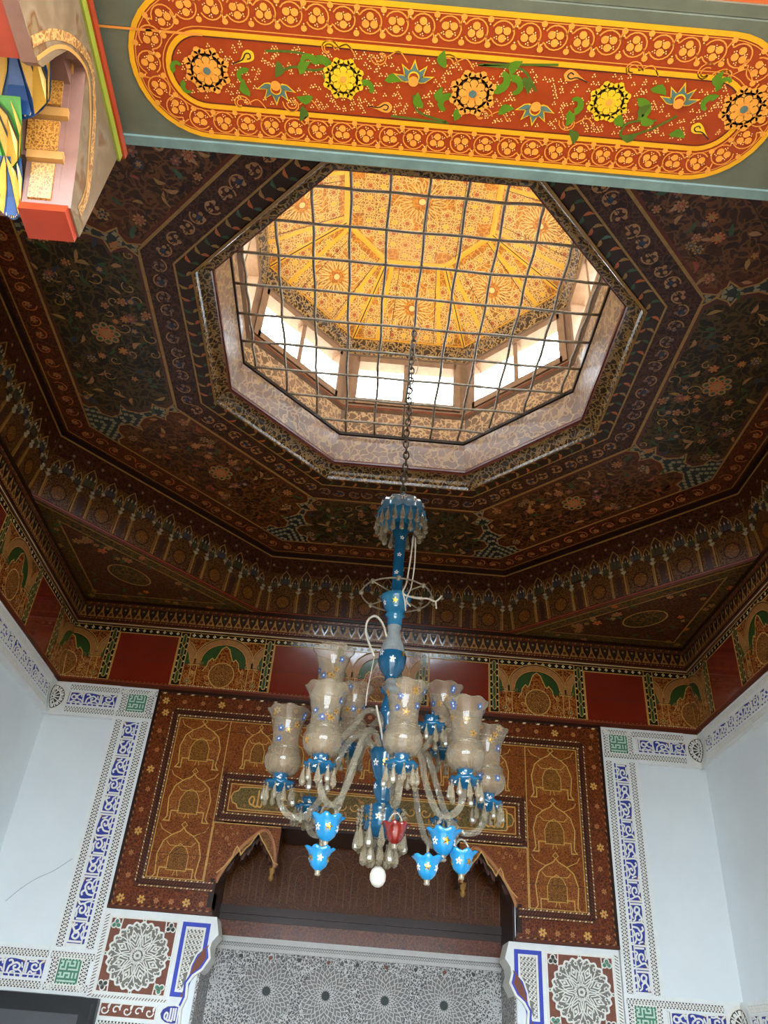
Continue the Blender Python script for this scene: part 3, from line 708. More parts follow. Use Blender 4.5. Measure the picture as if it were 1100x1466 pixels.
for i in range(nmot):
    x0 = -wb + (i + .5) * pm
    # medallion and paired columns
    d.disc(x0, .10, .052, 'wood_dark', .0012, 18); d.disc(x0, .10, .044, 'portal_mid', .0018, 18)
    for j in range(8): d.blossom(x0 + .044 * math.cos(j * PI / 4), .10 + .044 * math.sin(j * PI / 4), .009, 'wood', None, 'wood_dark', .0026, 4)
    for sx in (-1, 1):
        xc = x0 + sx * (pm / 2 - .045)
        d.slab(xc - .005, xc + .005, .026, .165, 'gold_dim', 0, .010)
        fan(d, xc, .160, .030)
        d.stroke([(xc - sx * .012, .026), (xc - sx * .012, .15)], .004, 'gold_dim', .004)
    xk = x0 + pm / 2
    if i < nmot - 1:                                   # keyhole between the pair
        d.poly([(xk - .018, .03), (xk + .018, .03), (xk + .018, .12), (xk + .024, .14), (xk + .012, .155), (xk, .17), (xk - .012, .155), (xk - .024, .14), (xk - .018, .12)], 'keyhole', .0012)
    # stalactite cells with white palmettes
    for xx, base, hh, ww, mc in ((x0, .225, .105, .038, 'drum_grey'), (x0 - pm * .25, .200, .085, .026, 'drum_olive'), (x0 + pm * .25, .200, .085, .026, 'drum_olive'), (x0 + pm * .5, .215, .125, .042, 'drum_olive')):
        if xx + ww > wb - .02: continue
        P = [(xx - ww, base), (xx + ww, base), (xx + ww * .95, base + hh * .5), (xx + ww * .5, base + hh * .78), (xx, base + hh), (xx - ww * .5, base + hh * .78), (xx - ww * .95, base + hh * .5)]
        d.prism(P, 'keyhole', 0, .006); d.stroke(P[1:] + [P[0]], .005, 'gold_dim', .010, h0=0)
        for k in (-1, 0, 1):
            px = xx + k * ww * .62; pw = ww * .26
            d.prism([(px - pw, base + .008), (px + pw, base + .008), (px + pw * .9, base + hh * .34), (px, base + hh * .50), (px - pw * .9, base + hh * .34)], mc, .004, .012)
            d.prism([(px - pw * .45, base + hh * .42), (px + pw * .45, base + hh * .42), (px, base + hh * .60)], 'fan_cream', .008, .016)
    for xx, yy in ((x0 - pm * .14, .212), (x0 + pm * .14, .212), (x0 - pm * .36, .188), (x0 + pm * .36, .188)): fan(d, xx, yy, .022)
    for k in range(3): d.blossom(x0 + (k - 1) * pm * .33, DH - .095 - .012 * (k % 2), .016, 'blue_d', 'gold_dim', 'orange_p', .0022, 6)
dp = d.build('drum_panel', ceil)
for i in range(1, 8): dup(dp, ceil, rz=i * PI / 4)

# ring segments (local: face at +Y, painted side down)
def ring_seg(name, field, lobecol, seed):
    r = random.Random(seed); d = Deco((0, 0, Z_RING), (1, 0, 0), (0, -1, 0))
    def tr(r0, r1, m, h): d.poly([(-r0 * T8, -r0), (r0 * T8, -r0), (r1 * T8, -r1), (-r1 * T8, -r1)], m, h)
    d.prism([(-R1 * T8, -R1), (R1 * T8, -R1), (R_RING_O * T8, -R_RING_O), (-R_RING_O * T8, -R_RING_O)], 'ring_outer', -.02, 0)
    tr(R1, R1 + .085, 'ring_wave', .0008)
    n = 12
    for i in range(n):                                # leaf wave
        for sg in (-1, 1):
            rr = R1 + .042; x = (-1 + (2 * i + 1) / n) * (rr - .02) * T8
            d.leaf(x, -rr, PI / 2 * sg + .5 * sg, .05, .022, ('green_d', 'gold_dim', 'orange_p')[(i + (sg > 0)) % 3], .0016)
    tr(R1 + .085, R1 + .095, 'gold_dim', .0016)
    tr(R1 + .095, R1 + .235, 'ring_vine', .0010)
    n = 11
    for i in range(n):                                # vine roundels
        rr = R1 + .165; x = (-1 + (2 * i + 1) / n) * (rr - .02) * T8
        d.spiral(x, -rr, .045, r.uniform(0, 6), .92, .007, 'tan', .0018, 14, 1 if i % 2 else -1)
        for k in range(4):
            a = k * PI / 2 + .4; d.disc(x + .022 * math.cos(a), -rr + .022 * math.sin(a), .0105, 'tan' if field == 'ring_field_o' else 'cb_pink', .0022, 7)
        if i % 3 == 1: d.disc(x, -rr, .016, 'blue_d', .0026, 8)
    tr(R1 + .235, R1 + .246, 'gold_dim', .0016)
    ra, rb = R1 + .246, R_RING_O - .185
    tr(ra, rb, 'checker', .0009)
    # checker lattice in the corners
    for sg in (-1, 1):
        k = 0.0
        for i in range(17):
            rr = ra + (rb - ra) * (i + .5) / 17; wgt = .30 - .02 * abs(i - 8)
            xe = rr * T8; hr = (rb - ra) / 34
            for j in range(14):
                if (i + j) % 2: continue
                x0_, x1_ = xe - .004 - j * .021, xe - .004 - (j + 1) * .021
                d.poly([(sg * x0_, -rr - hr * .8), (sg * x1_, -rr - hr * .8), (sg * x1_, -rr + hr * .8), (sg * x0_, -rr + hr * .8)], 'checker_line', .0014)
    # field cartouche with lobed ends
    rm = (ra + rb) / 2; hw = rm * T8; hh = (rb - ra) / 2
    def lobed(k, off):
        P = []
        def end(sg):
            E_ = [(hw - .135 - .17, -hh), (hw - .15, -hh), (hw - .10, -hh + .05), (hw - .115, -hh + .105), (hw - .135, -hh + .125), (hw - .07, -hh + .145), (hw - .045, -.05), (hw - .06, .02), (hw - .10, .045), (hw - .02, .065), (hw + .01, .12), (hw - .015, hh - .095), (hw - .07, hh - .075), (hw - .06, hh - .03), (hw - .09, hh)]
            return [(sg * x, y) for x, y in E_]
        R_ = end(1); L_ = end(-1)
        pts = R_ + L_[::-1]
        c = [(x * k if True else x, y * (1 - off)) for x, y in pts]
        return [(x, -(rm + y)) for x, y in c]
    P = lobed(1.0, 0.0); d.poly(P, lobecol, .0022); d.stroke(P, .009, 'gold_dim', .0030, True)
    P = lobed(.95, .08); d.poly(P, field, .0030)
    # flowers
    cols = [('tan', 'red_line'), ('gold_dim', 'blue_d'), ('orange_p', 'gold_dim'), ('blue_d', 'tan'), ('cb_pink', 'red_line')]
    for k in range(8):
        a = k * PI / 4; d.disc(.055 * math.cos(a), -rm + .055 * math.sin(a), .022, 'tan', .0040, 9); d.disc(.055 * math.cos(a), -rm + .055 * math.sin(a), .012, 'green_d', .0046, 7)
    d.disc(0, -rm, .036, 'orange_p', .0042, 14); d.disc(0, -rm, .024, 'tan', .0048, 12)
    N = 95
    for i in range(N):
        x = r.uniform(-1, 1) * (hw - .06); y = r.uniform(-1, 1) * (hh - .03)
        if math.hypot(x, y) < .10: continue
        if abs(x) > hw - .10 and y < 0: continue
        t = r.random(); X, Y = x, -(rm + y)
        if t < .30: c = r.choice(cols); d.blossom(X, Y, r.uniform(.018, .034), c[0], c[1], 'gold_dim', .0040, r.choice((5, 6, 8)))
        elif t < .75: d.leaf(X, Y, r.uniform(0, 6.28), r.uniform(.05, .09), r.uniform(.02, .034), r.choice(('green_d', 'green_d', 'blue_d', 'tan', 'gold_dim')) if field == 'ring_field_g' else r.choice(('green_d', 'tan', 'wood_dark', 'gold_dim', 'red_line')), .0036, r.uniform(-.5, .5))
        else: d.spiral(X, Y, r.uniform(.025, .045), r.uniform(0, 6), .9, .006, 'gold_dim' if field == 'ring_field_g' else 'wood_dark', .0034, 10, r.choice((-1, 1)))
    tr(rb, rb + .010, 'gold_dim', .0016)
    for i in range(16):
        rr = rb + .085; x = (-1 + (2 * i + 1) / 16) * (rr - .02) * T8
        d.spiral(x, -rr, .045, r.uniform(0, 6), .9, .007, 'orange_p', .0016, 12, 1 if i % 2 else -1); d.blossom(x, -rr, .02, 'tan', None, 'red_line', .0022, 5)
    tr(rb + .145, rb + .153, 'gold_dim', .0014); tr(rb + .165, rb + .185, 'wood_dark', .0014)
    for rr in (R1 + .16, (ra + rb) / 2 + .08):          # board joints
        d.stroke([(-rr * T8, -rr), (rr * T8, -rr)], .0032, 'crack', .0056)
    for xx in (-.30, .21): d.stroke([(xx, -ra), (xx + .03, -rb)], .0028, 'crack', .0056)
    return d
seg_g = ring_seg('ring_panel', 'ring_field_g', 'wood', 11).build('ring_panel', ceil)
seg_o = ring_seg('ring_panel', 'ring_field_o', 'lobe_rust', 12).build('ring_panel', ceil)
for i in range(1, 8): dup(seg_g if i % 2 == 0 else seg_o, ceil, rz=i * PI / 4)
bpy.data.objects.remove(seg_o)

# well mouldings, drum inside and lantern (one side at +Y, eight copies)
def oct_sweep(prof, mats, smooth=True):
    b = MB()
    for i in range(len(prof) - 1):
        (r0, z0), (r1, z1) = prof[i], prof[i + 1]
        b.add([(-r0 * T8, r0, z0), (r0 * T8, r0, z0), (r1 * T8, r1, z1), (-r1 * T8, r1, z1)], [(0, 1, 2, 3)], mats[i])
    return b
def eight(o, parent, odd=None):
    for i in range(1, 8): dup(o, parent, rz=i * PI / 4)
prof = [(R1 + .012, 2.975), (R1 + .012, 2.962), (R1, 2.957)]
mats = ['fillet', 'gold_dim']
for i in range(7):
    a = i / 6 * PI / 2; prof.append((R1 - .002 - (R1 - R2 - .016) * (1 - math.cos(a)) , 2.960 + .062 * math.sin(a) * (1 - .0 * a))); mats.append('mould')
prof += [(R2 + .010, 3.030), (R2 + .002, 3.034), (R2, 3.046), (R2 + .002, 3.056)]; mats += ['fillet'] * 4
eight(oct_sweep(prof, mats).build('well_moulding', ceil), ceil)
b = oct_sweep([(R2 + .002, 3.05), (R3 + .006, 3.222)], ['drum_in']); o_ = b.build('drum_lining', ceil); eight(o_, ceil)
b = oct_sweep([(R3 + .006, 3.222), (R3 - .004, 3.226), (R3 - .004, 3.246), (R3 + .03, 3.248)], ['wood_dark', 'black', 'wood_dark']); eight(b.build('grille_ledge', ceil), ceil)

lan = tag(empty('wall_lantern', (0, YC, EYE)), kind='structure')
RL = 0.965; wl = RL * T8
ZS, ZW0, ZW1, ZC0, ZC1 = 3.46, 3.545, 3.905, 3.955, 4.06
b = MB()                                           # wall with a window hole, then sill, jambs and cornice
b.add([(-wl, RL, 3.24), (wl, RL, 3.24), (wl, RL, ZS), (-wl, RL, ZS)], [(0, 1, 2, 3)], 'lantern_low')
hx = .335
for x0, x1, z0, z1 in ((-wl - .03, -hx, ZS, ZC1), (hx, wl + .03, ZS, ZC1), (-hx, hx, ZS, ZW0), (-hx, hx, ZW1, ZC1)):
    b.box(x0, x1, RL + .002, RL + .09, z0, z1, 'lantern_frame')
b.box(-wl - .04, wl + .04, RL + .02, RL + .10, 3.2, ZS, 'wall_out')
o_ = b.build('lantern_panel', lan); eight(o_, lan)
b = oct_sweep([(RL, ZS - .012), (RL - .022, ZS), (RL - .022, ZS + .018), (RL - .008, ZS + .03), (RL + .004, ZS + .034)], ['lantern_frame', 'fillet', 'lantern_frame', 'lantern_frame']); eight(b.build('lantern_sill', lan), lan)
b = oct_sweep([(RL + .004, ZC0 - .01), (RL - .012, ZC0), (RL - .018, ZC0 + .03), (RL - .05, ZC0 + .07), (RL - .052, ZC1), (RL - .03, ZC1 + .01)], ['lantern_frame', 'mould', 'mould', 'mould', 'star_red']); eight(b.build('lantern_cornice', lan), lan)
for k in range(8):
    w = tag(empty('window_%d' % (k + 1), (0, YC, EYE)), kind='structure'); w.rotation_euler = (0, 0, k * PI / 4)
    if k == 0:
        fr = MB(); y0, y1 = RL - .012, RL + .05
        for x0, x1, z0, z1 in ((-hx - .03, -hx + .018, ZW0 - .03, ZW1 + .03), (hx - .018, hx + .03, ZW0 - .03, ZW1 + .03), (-hx, hx, ZW0 - .03, ZW0 + .016), (-hx, hx, ZW1 - .016, ZW1 + .03)):
            fr.box(x0, x1, y0, y1, z0, z1, 'lantern_frame')
        ME_WF = fr.mesh('window_frame')
        mu = MB(); mu.box(-.016, .016, RL + .0, RL + .045, ZW0, ZW1, 'lantern_frame'); ME_MU = mu.mesh('mullion')
        pa = MB(); pa.add([(-.15, RL + .03, ZW0), (.15, RL + .03, ZW0), (.15, RL + .03, ZW1), (-.15, RL + .03, ZW1)], [(0, 1, 2, 3)], 'pane'); ME_PA = pa.mesh('pane')
    link('window_frame', ME_WF, w); link('mullion', ME_MU, w)
    for s in (-1, 1): link('pane', ME_PA, w).location = (s * .168, 0, 0)
    a = k * PI / 4; rr = RL + .12
    portal('window_portal', (-rr * math.sin(a), YC + rr * math.cos(a), Z((ZW0 + ZW1) / 2)), (PI / 2, 0, a + PI), 2 * hx, ZW1 - ZW0)
# lantern ceiling: eight sloping wooden facets of star work around a flat octagon
lc = tag(empty('ceiling.001', (0, YC, EYE)), kind='structure')
RA, RB, ZA_, ZB_ = RL - .03, .46, ZC1 + .008, 4.32
def star(d, x, y, R, n, h, lw, m='star_line', inner=.42):
    for j in range(n):
        a = 2 * PI * j / n; a2 = a + PI / n
        d.stroke([(x + R * .30 * math.cos(a), y + R * .30 * math.sin(a)), (x + R * .78 * math.cos(a2), y + R * .78 * math.sin(a2)), (x + R * math.cos(a + 2 * PI / n * 1.5), y + R * math.sin(a + 2 * PI / n * 1.5))], lw, m, h)
        d.stroke([(x + R * .30 * math.cos(a), y + R * .30 * math.sin(a)), (x + R * .62 * math.cos(a - .5 * PI / n), y + R * .62 * math.sin(a - .5 * PI / n)), (x + R * .8 * math.cos(a), y + R * .8 * math.sin(a)), (x + R * .62 * math.cos(a + .5 * PI / n), y + R * .62 * math.sin(a + .5 * PI / n)), (x + R * .30 * math.cos(a), y + R * .30 * math.sin(a))], lw, m, h)
    d.disc(x, y, R * .16, 'star_red', h, 12); d.disc(x, y, R * .12, 'star_line', h + .0005, 10)
def girih(d, inside, x0, x1, y0, y1, p, h, lw, m='star_line'):
    ny = int((y1 - y0) / p) + 1; nx = int((x1 - x0) / p) + 1
    for i in range(nx):
        for j in range(ny):
            x, y = x0 + (i + .5) * p, y0 + (j + .5) * p
            if not inside(x, y): continue
            R = p * .56
            for a0 in (0, PI / 4):
                P = [(x + R * math.cos(a0 + k * PI / 2), y + R * math.sin(a0 + k * PI / 2)) for k in range(4)]
                if (i + j) % 2 or a0: d.stroke(P, lw, m, h, True)
            P8 = [(x + R * (.62 if k % 2 else .3) * math.cos(k * PI / 8), y + R * (.62 if k % 2 else .3) * math.sin(k * PI / 8)) for k in range(16)]
            d.poly(P8, 'star_red' if (i + j) % 2 else 'star_bg2', h - .0003)
            d.stroke(P8, lw * .8, m, h + .0002, True)
            for k in range(4):
                a = PI / 4 + k * PI / 2; d.stroke([(x + R * .62 * math.cos(a), y + R * .62 * math.sin(a)), (x + R * 1.2 * math.cos(a + .25), y + R * 1.2 * math.sin(a + .25))], lw, m, h)
sl = Vector((0, RB - RA, ZB_ - ZA_)); SL = sl.length
d = Deco((0, RA, ZA_), (1, 0, 0), sl)
wa_, wb_ = RA * T8, RB * T8
d.prism([(-wa_, 0), (wa_, 0), (wb_, SL), (-wb_, SL)], 'star_bg', -.02, 0)
def ins(x, y): return abs(x) < wa_ + (wb_ - wa_) * y / SL - .035 and .03 < y < SL - .03
girih(d, lambda x, y: ins(x, y) and math.hypot(x, y - SL * .46) > .155, -.39, .39, .02, SL, .078, .001, .0042)
star(d, 0, SL * .46, .165, 16, .0014, .0048)
d.stroke([(-wa_ + .01, .012), (wa_ - .01, .012), (wb_ - .008, SL - .008), (-wb_ + .008, SL - .008)], .018, 'star_bg2', .0020, True)
for xx in (-.215, .205): d.stroke([(xx, .02), (xx * .72, SL - .02)], .026, 'star_bg2', .0018)
for xx in (-.13, .17): d.stroke([(xx, .02), (xx * .8, SL - .02)], .0035, 'crack', .0024)
d.stroke([(-wa_, 0), (-wb_, SL)], .010, 'crack', .0026)
eight(d.build('star_facet', lc), lc)
d = Deco((0, 0, ZB_), (1, 0, 0), (0, -1, 0))
oc = [(RB / math.cos(PI / 8) * math.cos(PI / 8 + k * PI / 4), RB / math.cos(PI / 8) * math.sin(PI / 8 + k * PI / 4)) for k in range(8)]
d.prism(oc, 'star_bg', -.02, 0)
girih(d, lambda x, y: .17 < math.hypot(x, y) < RB - .04, -.44, .44, -.44, .44, .08, .001, .0042)
star(d, 0, 0, .18, 16, .0014, .0048); d.stroke([(x * .98, y * .98) for x, y in oc], .02, 'star_bg2', .002, True)
for xx in (-.2, .04, .25): d.stroke([(xx, -.40), (xx, .40)], .0035, 'crack', .0024)
d.build('star_centre', lc)
b = MB(); b.lathe([(1.16, ZC1 - .02), (1.2, ZC1 + .02), (.9, 4.30), (.02, 4.55)], 'wall_out', 8, smooth=False)
ro = b.build('lantern_roof', lan); ro.rotation_euler = (0, 0, PI / 8)
# ================================================================== CARVED PLASTER BORDERS
def smooth(P, n=5, closed=False):
    N = len(P); out = []
    rng = range(N) if closed else range(N - 1)
    for i in rng:
        p0, p1, p2, p3 = (P[(i - 1) % N] if (closed or i > 0) else P[i]), P[i], P[(i + 1) % N], (P[(i + 2) % N] if (closed or i + 2 < N) else P[(i + 1) % N])
        for k in range(n):
            t = k / n; t2, t3 = t * t, t ** 3
            out.append(tuple(0.5 * (2 * p1[j] + (p2[j] - p0[j]) * t + (2 * p0[j] - 5 * p1[j] + 4 * p2[j] - p3[j]) * t2 + (3 * p1[j] - p0[j] - 3 * p2[j] + p3[j]) * t3) for j in (0, 1)))
    if not closed: out.append(P[-1])
    return out
CELL, CH = .111, .097
CAL = [
    [[(-.47, -.30), (-.47, .40), (-.40, .46), (.10, .46)], [(-.36, -.28), (-.36, .30)], [(.46, .44), (.28, .28), (.30, .08), (.12, -.08), (-.08, -.02), (-.10, .16), (.06, .22), (.14, .10)],
     [(.30, .08), (.40, -.10), (.44, -.30)], [(-.30, .36), (-.12, .34), (.02, .38), (.20, .30)], [(-.22, -.28), (-.14, -.14), (.0, -.24), (.2, -.2)]],
    [[(-.47, -.30), (-.47, .46)], [(-.34, -.30), (-.34, .36), (-.26, .46), (.46, .46)], [(.46, .30), (.30, .36), (.08, .20), (-.14, .26), (-.22, .06), (-.06, -.06), (.08, .04), (.0, .14)],
     [(.08, .20), (.20, -.02), (.36, -.06), (.46, -.22)], [(-.24, -.28), (-.02, -.18), (.16, -.26), (.34, -.18)], [(.30, .36), (.40, .14)]],
    [[(-.47, -.30), (-.47, .46), (.30, .46), (.46, .38)], [(-.34, .30), (-.20, .36), (-.10, .18), (-.26, .02), (-.30, -.28)], [(-.10, .18), (.10, .24), (.28, .10), (.20, -.10), (.02, -.10), (-.02, .04), (.10, .08)],
     [(.20, -.10), (.34, -.16), (.46, -.28)], [(.34, .28), (.40, .06), (.46, .02)], [(-.16, -.26), (.0, -.2), (.12, -.27)]],
]
def cal_mesh(i):
    d = Deco(); a, b = CELL, CH
    d.rect(-a / 2, a / 2, -b / 2, b / 2, 'carve_blue', .0012)
    d.poly([(.18 * a, .46 * b), (.5 * a, .46 * b), (.5 * a, .24 * b)], 'carve_brown', .0016)
    for k, P in enumerate(CAL[i]):
        P = [(x * a, y * b) for x, y in P]
        d.stroke(smooth(P, 4), .0095 if k < 3 else .0078, 'carve', .0056 + .0002 * k, h0=.0012)
    for y in (-.31, -.49): d.stroke([(-a / 2, y * b), (a / 2, y * b)], .006, 'carve', .0062, h0=.0012)
    for x in (-.5, -.18, .12, .40): d.stroke([(x * a, -.31 * b), (x * a + (.04 * a if i else -.02 * a), -.49 * b)], .007 if i != 1 else .010, 'carve', .0060, h0=.0012)
    d.stroke([(-a / 2, .49 * b), (a / 2, .49 * b)], .004, 'carve', .0060, h0=.0012)
    return d.mesh('calligraphy_tile')
ME_CAL = [cal_mesh(i) for i in range(3)]
KUF = ["##.###.##.#", ".#.#.#..#.#", "##.#.####.#", "#..#......#", "####.######", "...........", "##.####.#.#", ".#.#..#.#.#", "####.##.#.#", "...........", "###########"]
def kufic_mesh():
    d = Deco(); s = .118; n = len(KUF); c = s / (n + 2)
    d.rect(-s / 2 - .006, s / 2 + .006, -s / 2 - .006, s / 2 + .006, 'carve', .003)
    d.rect(-s / 2, s / 2, -s / 2, s / 2, 'carve_green', .0038)
    for j, row in enumerate(KUF):
        i = 0
        while i < n:
            if row[i] == '#':
                k = i
                while k < n and row[k] == '#': k += 1
                d.slab(-s / 2 + (i + 1) * c, -s / 2 + (k + 1) * c - c * .12, s / 2 - (j + 2) * c + c * .1, s / 2 - (j + 1) * c, 'kufic', .0038, .006); i = k
            else: i += 1
    for j in range(n - 1):
        for i in range(n):
            if KUF[j][i] == '#' and KUF[j + 1][i] == '#': d.rect(-s / 2 + (i + 1) * c, -s / 2 + (i + 2) * c - c * .12, s / 2 - (j + 2) * c - c * .02, s / 2 - (j + 2) * c + c * .12, 'kufic', .006)
    return d.mesh('kufic_tile')
ME_KUF = kufic_mesh()
FR_V = (0, .08, .235, .285, .695, .745, .90, 1.0)
def band(d, horiz, a0, a1, c0, c1, fr=FR_V):
    """white / lattice / white / (calligraphy) / white / lattice / white; c runs c0 -> c1"""
    q = [c0 + (c1 - c0) * f for f in fr]
    def R(fn, x0, x1, y0, y1, *k):
        y0, y1 = min(y0, y1), max(y0, y1)
        return fn(x0, x1, y0, y1, *k) if horiz else fn(y0, y1, x0, x1, *k)
    for i in (1, 5): R(d.lattice, a0, a1, q[i], q[i + 1], 'carve', 'carve_bg', .0008)
    for i in (0, 2, 4, 6): R(d.slab, a0, a1, q[i], q[i + 1], 'plaster_edge', 0, .007 if i in (2, 4) else .005)
    return (q[3] + q[4]) / 2
def fan_corner(d, x, z, s, r=.098):
    for rr, m, h in ((r, 'carve', .009), (r * .80, 'carve_bg', .0096)):
        d.poly([(x, z - rr)] + [(x + s * rr * math.cos(a), z + rr * math.sin(a)) for a in [-PI / 2 + i * PI / 12 for i in range(13)]], m, h)
    d.stroke([(x + s * r * .55 * math.cos(a), z + r * .55 * math.sin(a)) for a in [-PI / 2 + i * PI / 10 for i in range(11)]], .008, 'carve', .013, h0=.0096)
    for i in range(7):
        a = -PI / 2 + i * PI / 6; d.stroke([(x, z), (x + s * r * .78 * math.cos(a), z + r * .78 * math.sin(a))], .006, 'carve', .0125, h0=.0096)
        a2 = a + PI / 12
        if i < 6: d.disc(x + s * r * .66 * math.cos(a2), z + r * .66 * math.sin(a2), .010, 'carve', .0125, 7)
Z0B, Z1B = .195, .415
def side_border(name, sgn, xin, xout):
    """back-wall frame beside the portal: xin = portal side, xout = inner edge towards the room corner"""
    t = tag(empty(name, (0, YB, EYE)), kind='structure'); d = Deco()
    lo, hi = min(xin, xout), max(xin, xout); xc = sgn * W
    d.slab(lo, hi, Z0B, Z_FB, 'plaster_edge', -.03, 0)
    h0, h1 = min(xout, xc), max(xout, xc)
    d.slab(h0, h1, Z_WB, Z_FB, 'plaster_edge', -.03, 0); d.slab(h0, h1, Z0B, Z1B, 'plaster_edge', -.03, 0)
    cx = band(d, False, Z1B + .0, Z_WB + .0, xin, xout)
    # corner blocks: outer bands run round
    zt = [Z_FB + (Z_WB - Z_FB) * f for f in FR_V]; zbm = [Z0B + (Z1B - Z0B) * f for f in FR_V]; xq = [xin + (xout - xin) * f for f in FR_V]
    for zz in (zt, zbm):
        a, b_ = sorted((xq[0], xq[-1]))
        for i in (1, 5):
            y0, y1 = sorted((zz[i], zz[i + 1])); d.lattice(a + .012, b_ if i == 5 else b_, y0, y1, 'carve', 'carve_bg', .0010)
        y0, y1 = sorted((zz[1], zz[5]))
        for i in (1, 5):
            x0, x1 = sorted((xq[i], xq[i + 1])); d.lattice(x0, x1, y0, y1, 'carve', 'carve_bg', .0012)
    link('kufic_tile', ME_KUF, t).location = ((xq[2] + xq[5]) / 2, 0, (zt[2] + zt[5]) / 2)
    link('kufic_tile', ME_KUF, t).location = ((xq[2] + xq[5]) / 2, 0, (zbm[2] + zbm[5]) / 2)
    n = 11; z0, z1 = Z1B + .012, Z_WB - .012; p = (z1 - z0) / n
    for i in range(n):
        o = link('calligraphy_tile', ME_CAL[i % 3], t); o.location = (cx, 0, z1 - (i + .5) * p); o.rotation_euler = (0, -sgn * -PI / 2 if False else sgn * PI / 2, 0); o.scale = (p / CELL, 1, abs(xq[3] - xq[4]) / CH)
    # horizontal arms
    for (zA, zB, top) in ((Z_FB, Z_WB, True), (Z0B, Z1B, False)):
        fr = FR_V
        cz = band(d, True, h0 + (.0 if sgn > 0 else .095), h1 - (.095 if sgn > 0 else .0), zA, zB, fr)
        x0, x1 = (xout + .006, xc - .092) if sgn > 0 else (xc + .092, xout - .006)
        n = 3; p = (x1 - x0) / n
        for i in range(n):
            o = link('calligraphy_tile', ME_CAL[(i + 1) % 3], t); o.location = (x0 + (i + .5) * p, 0, cz); o.scale = (p / CELL, 1, .41 * abs(zB - zA) / CH)
        fan_corner(d, xc, (zA + zB) / 2, -sgn)
    d.build('plaster_frame', t)
    return t
side_border('trim_5', -1, -1.428, -1.678)
side_border('trim_6', 1, 1.452, 1.676)
def wall_border(name, loc, rz, sgn):
    t = tag(empty(name, loc), kind='structure'); t.rotation_euler = (0, 0, rz); d = Deco()
    x1 = sgn * W; x0 = -sgn * W; lo, hi = min(x0, x1), max(x0, x1)
    for zA, zB in ((Z_FB, Z_WB), (Z0B, Z1B)):
        d.slab(lo, hi, min(zA, zB), max(zA, zB), 'plaster_edge', -.03, 0)
        a, b_ = sorted((x1 - sgn * .095, x1 - sgn * 2.6)); cz = band(d, True, a, b_, zA, zB)
        n = 22 if zA == Z_FB else 8; p = .112
        for i in range(n):
            o = link('calligraphy_tile', ME_CAL[i % 3], t); o.location = (x1 - sgn * (.10 + (i + .5) * p), 0, cz); o.scale = (p / CELL, 1, .41 * abs(zB - zA) / CH)
        fan_corner(d, x1, (zA + zB) / 2, -sgn)
    d.build('plaster_frame', t)
wall_border('trim_7', (-W, YC, EYE), PI / 2, 1)
wall_border('trim_8', (W, YC, EYE), -PI / 2, -1)

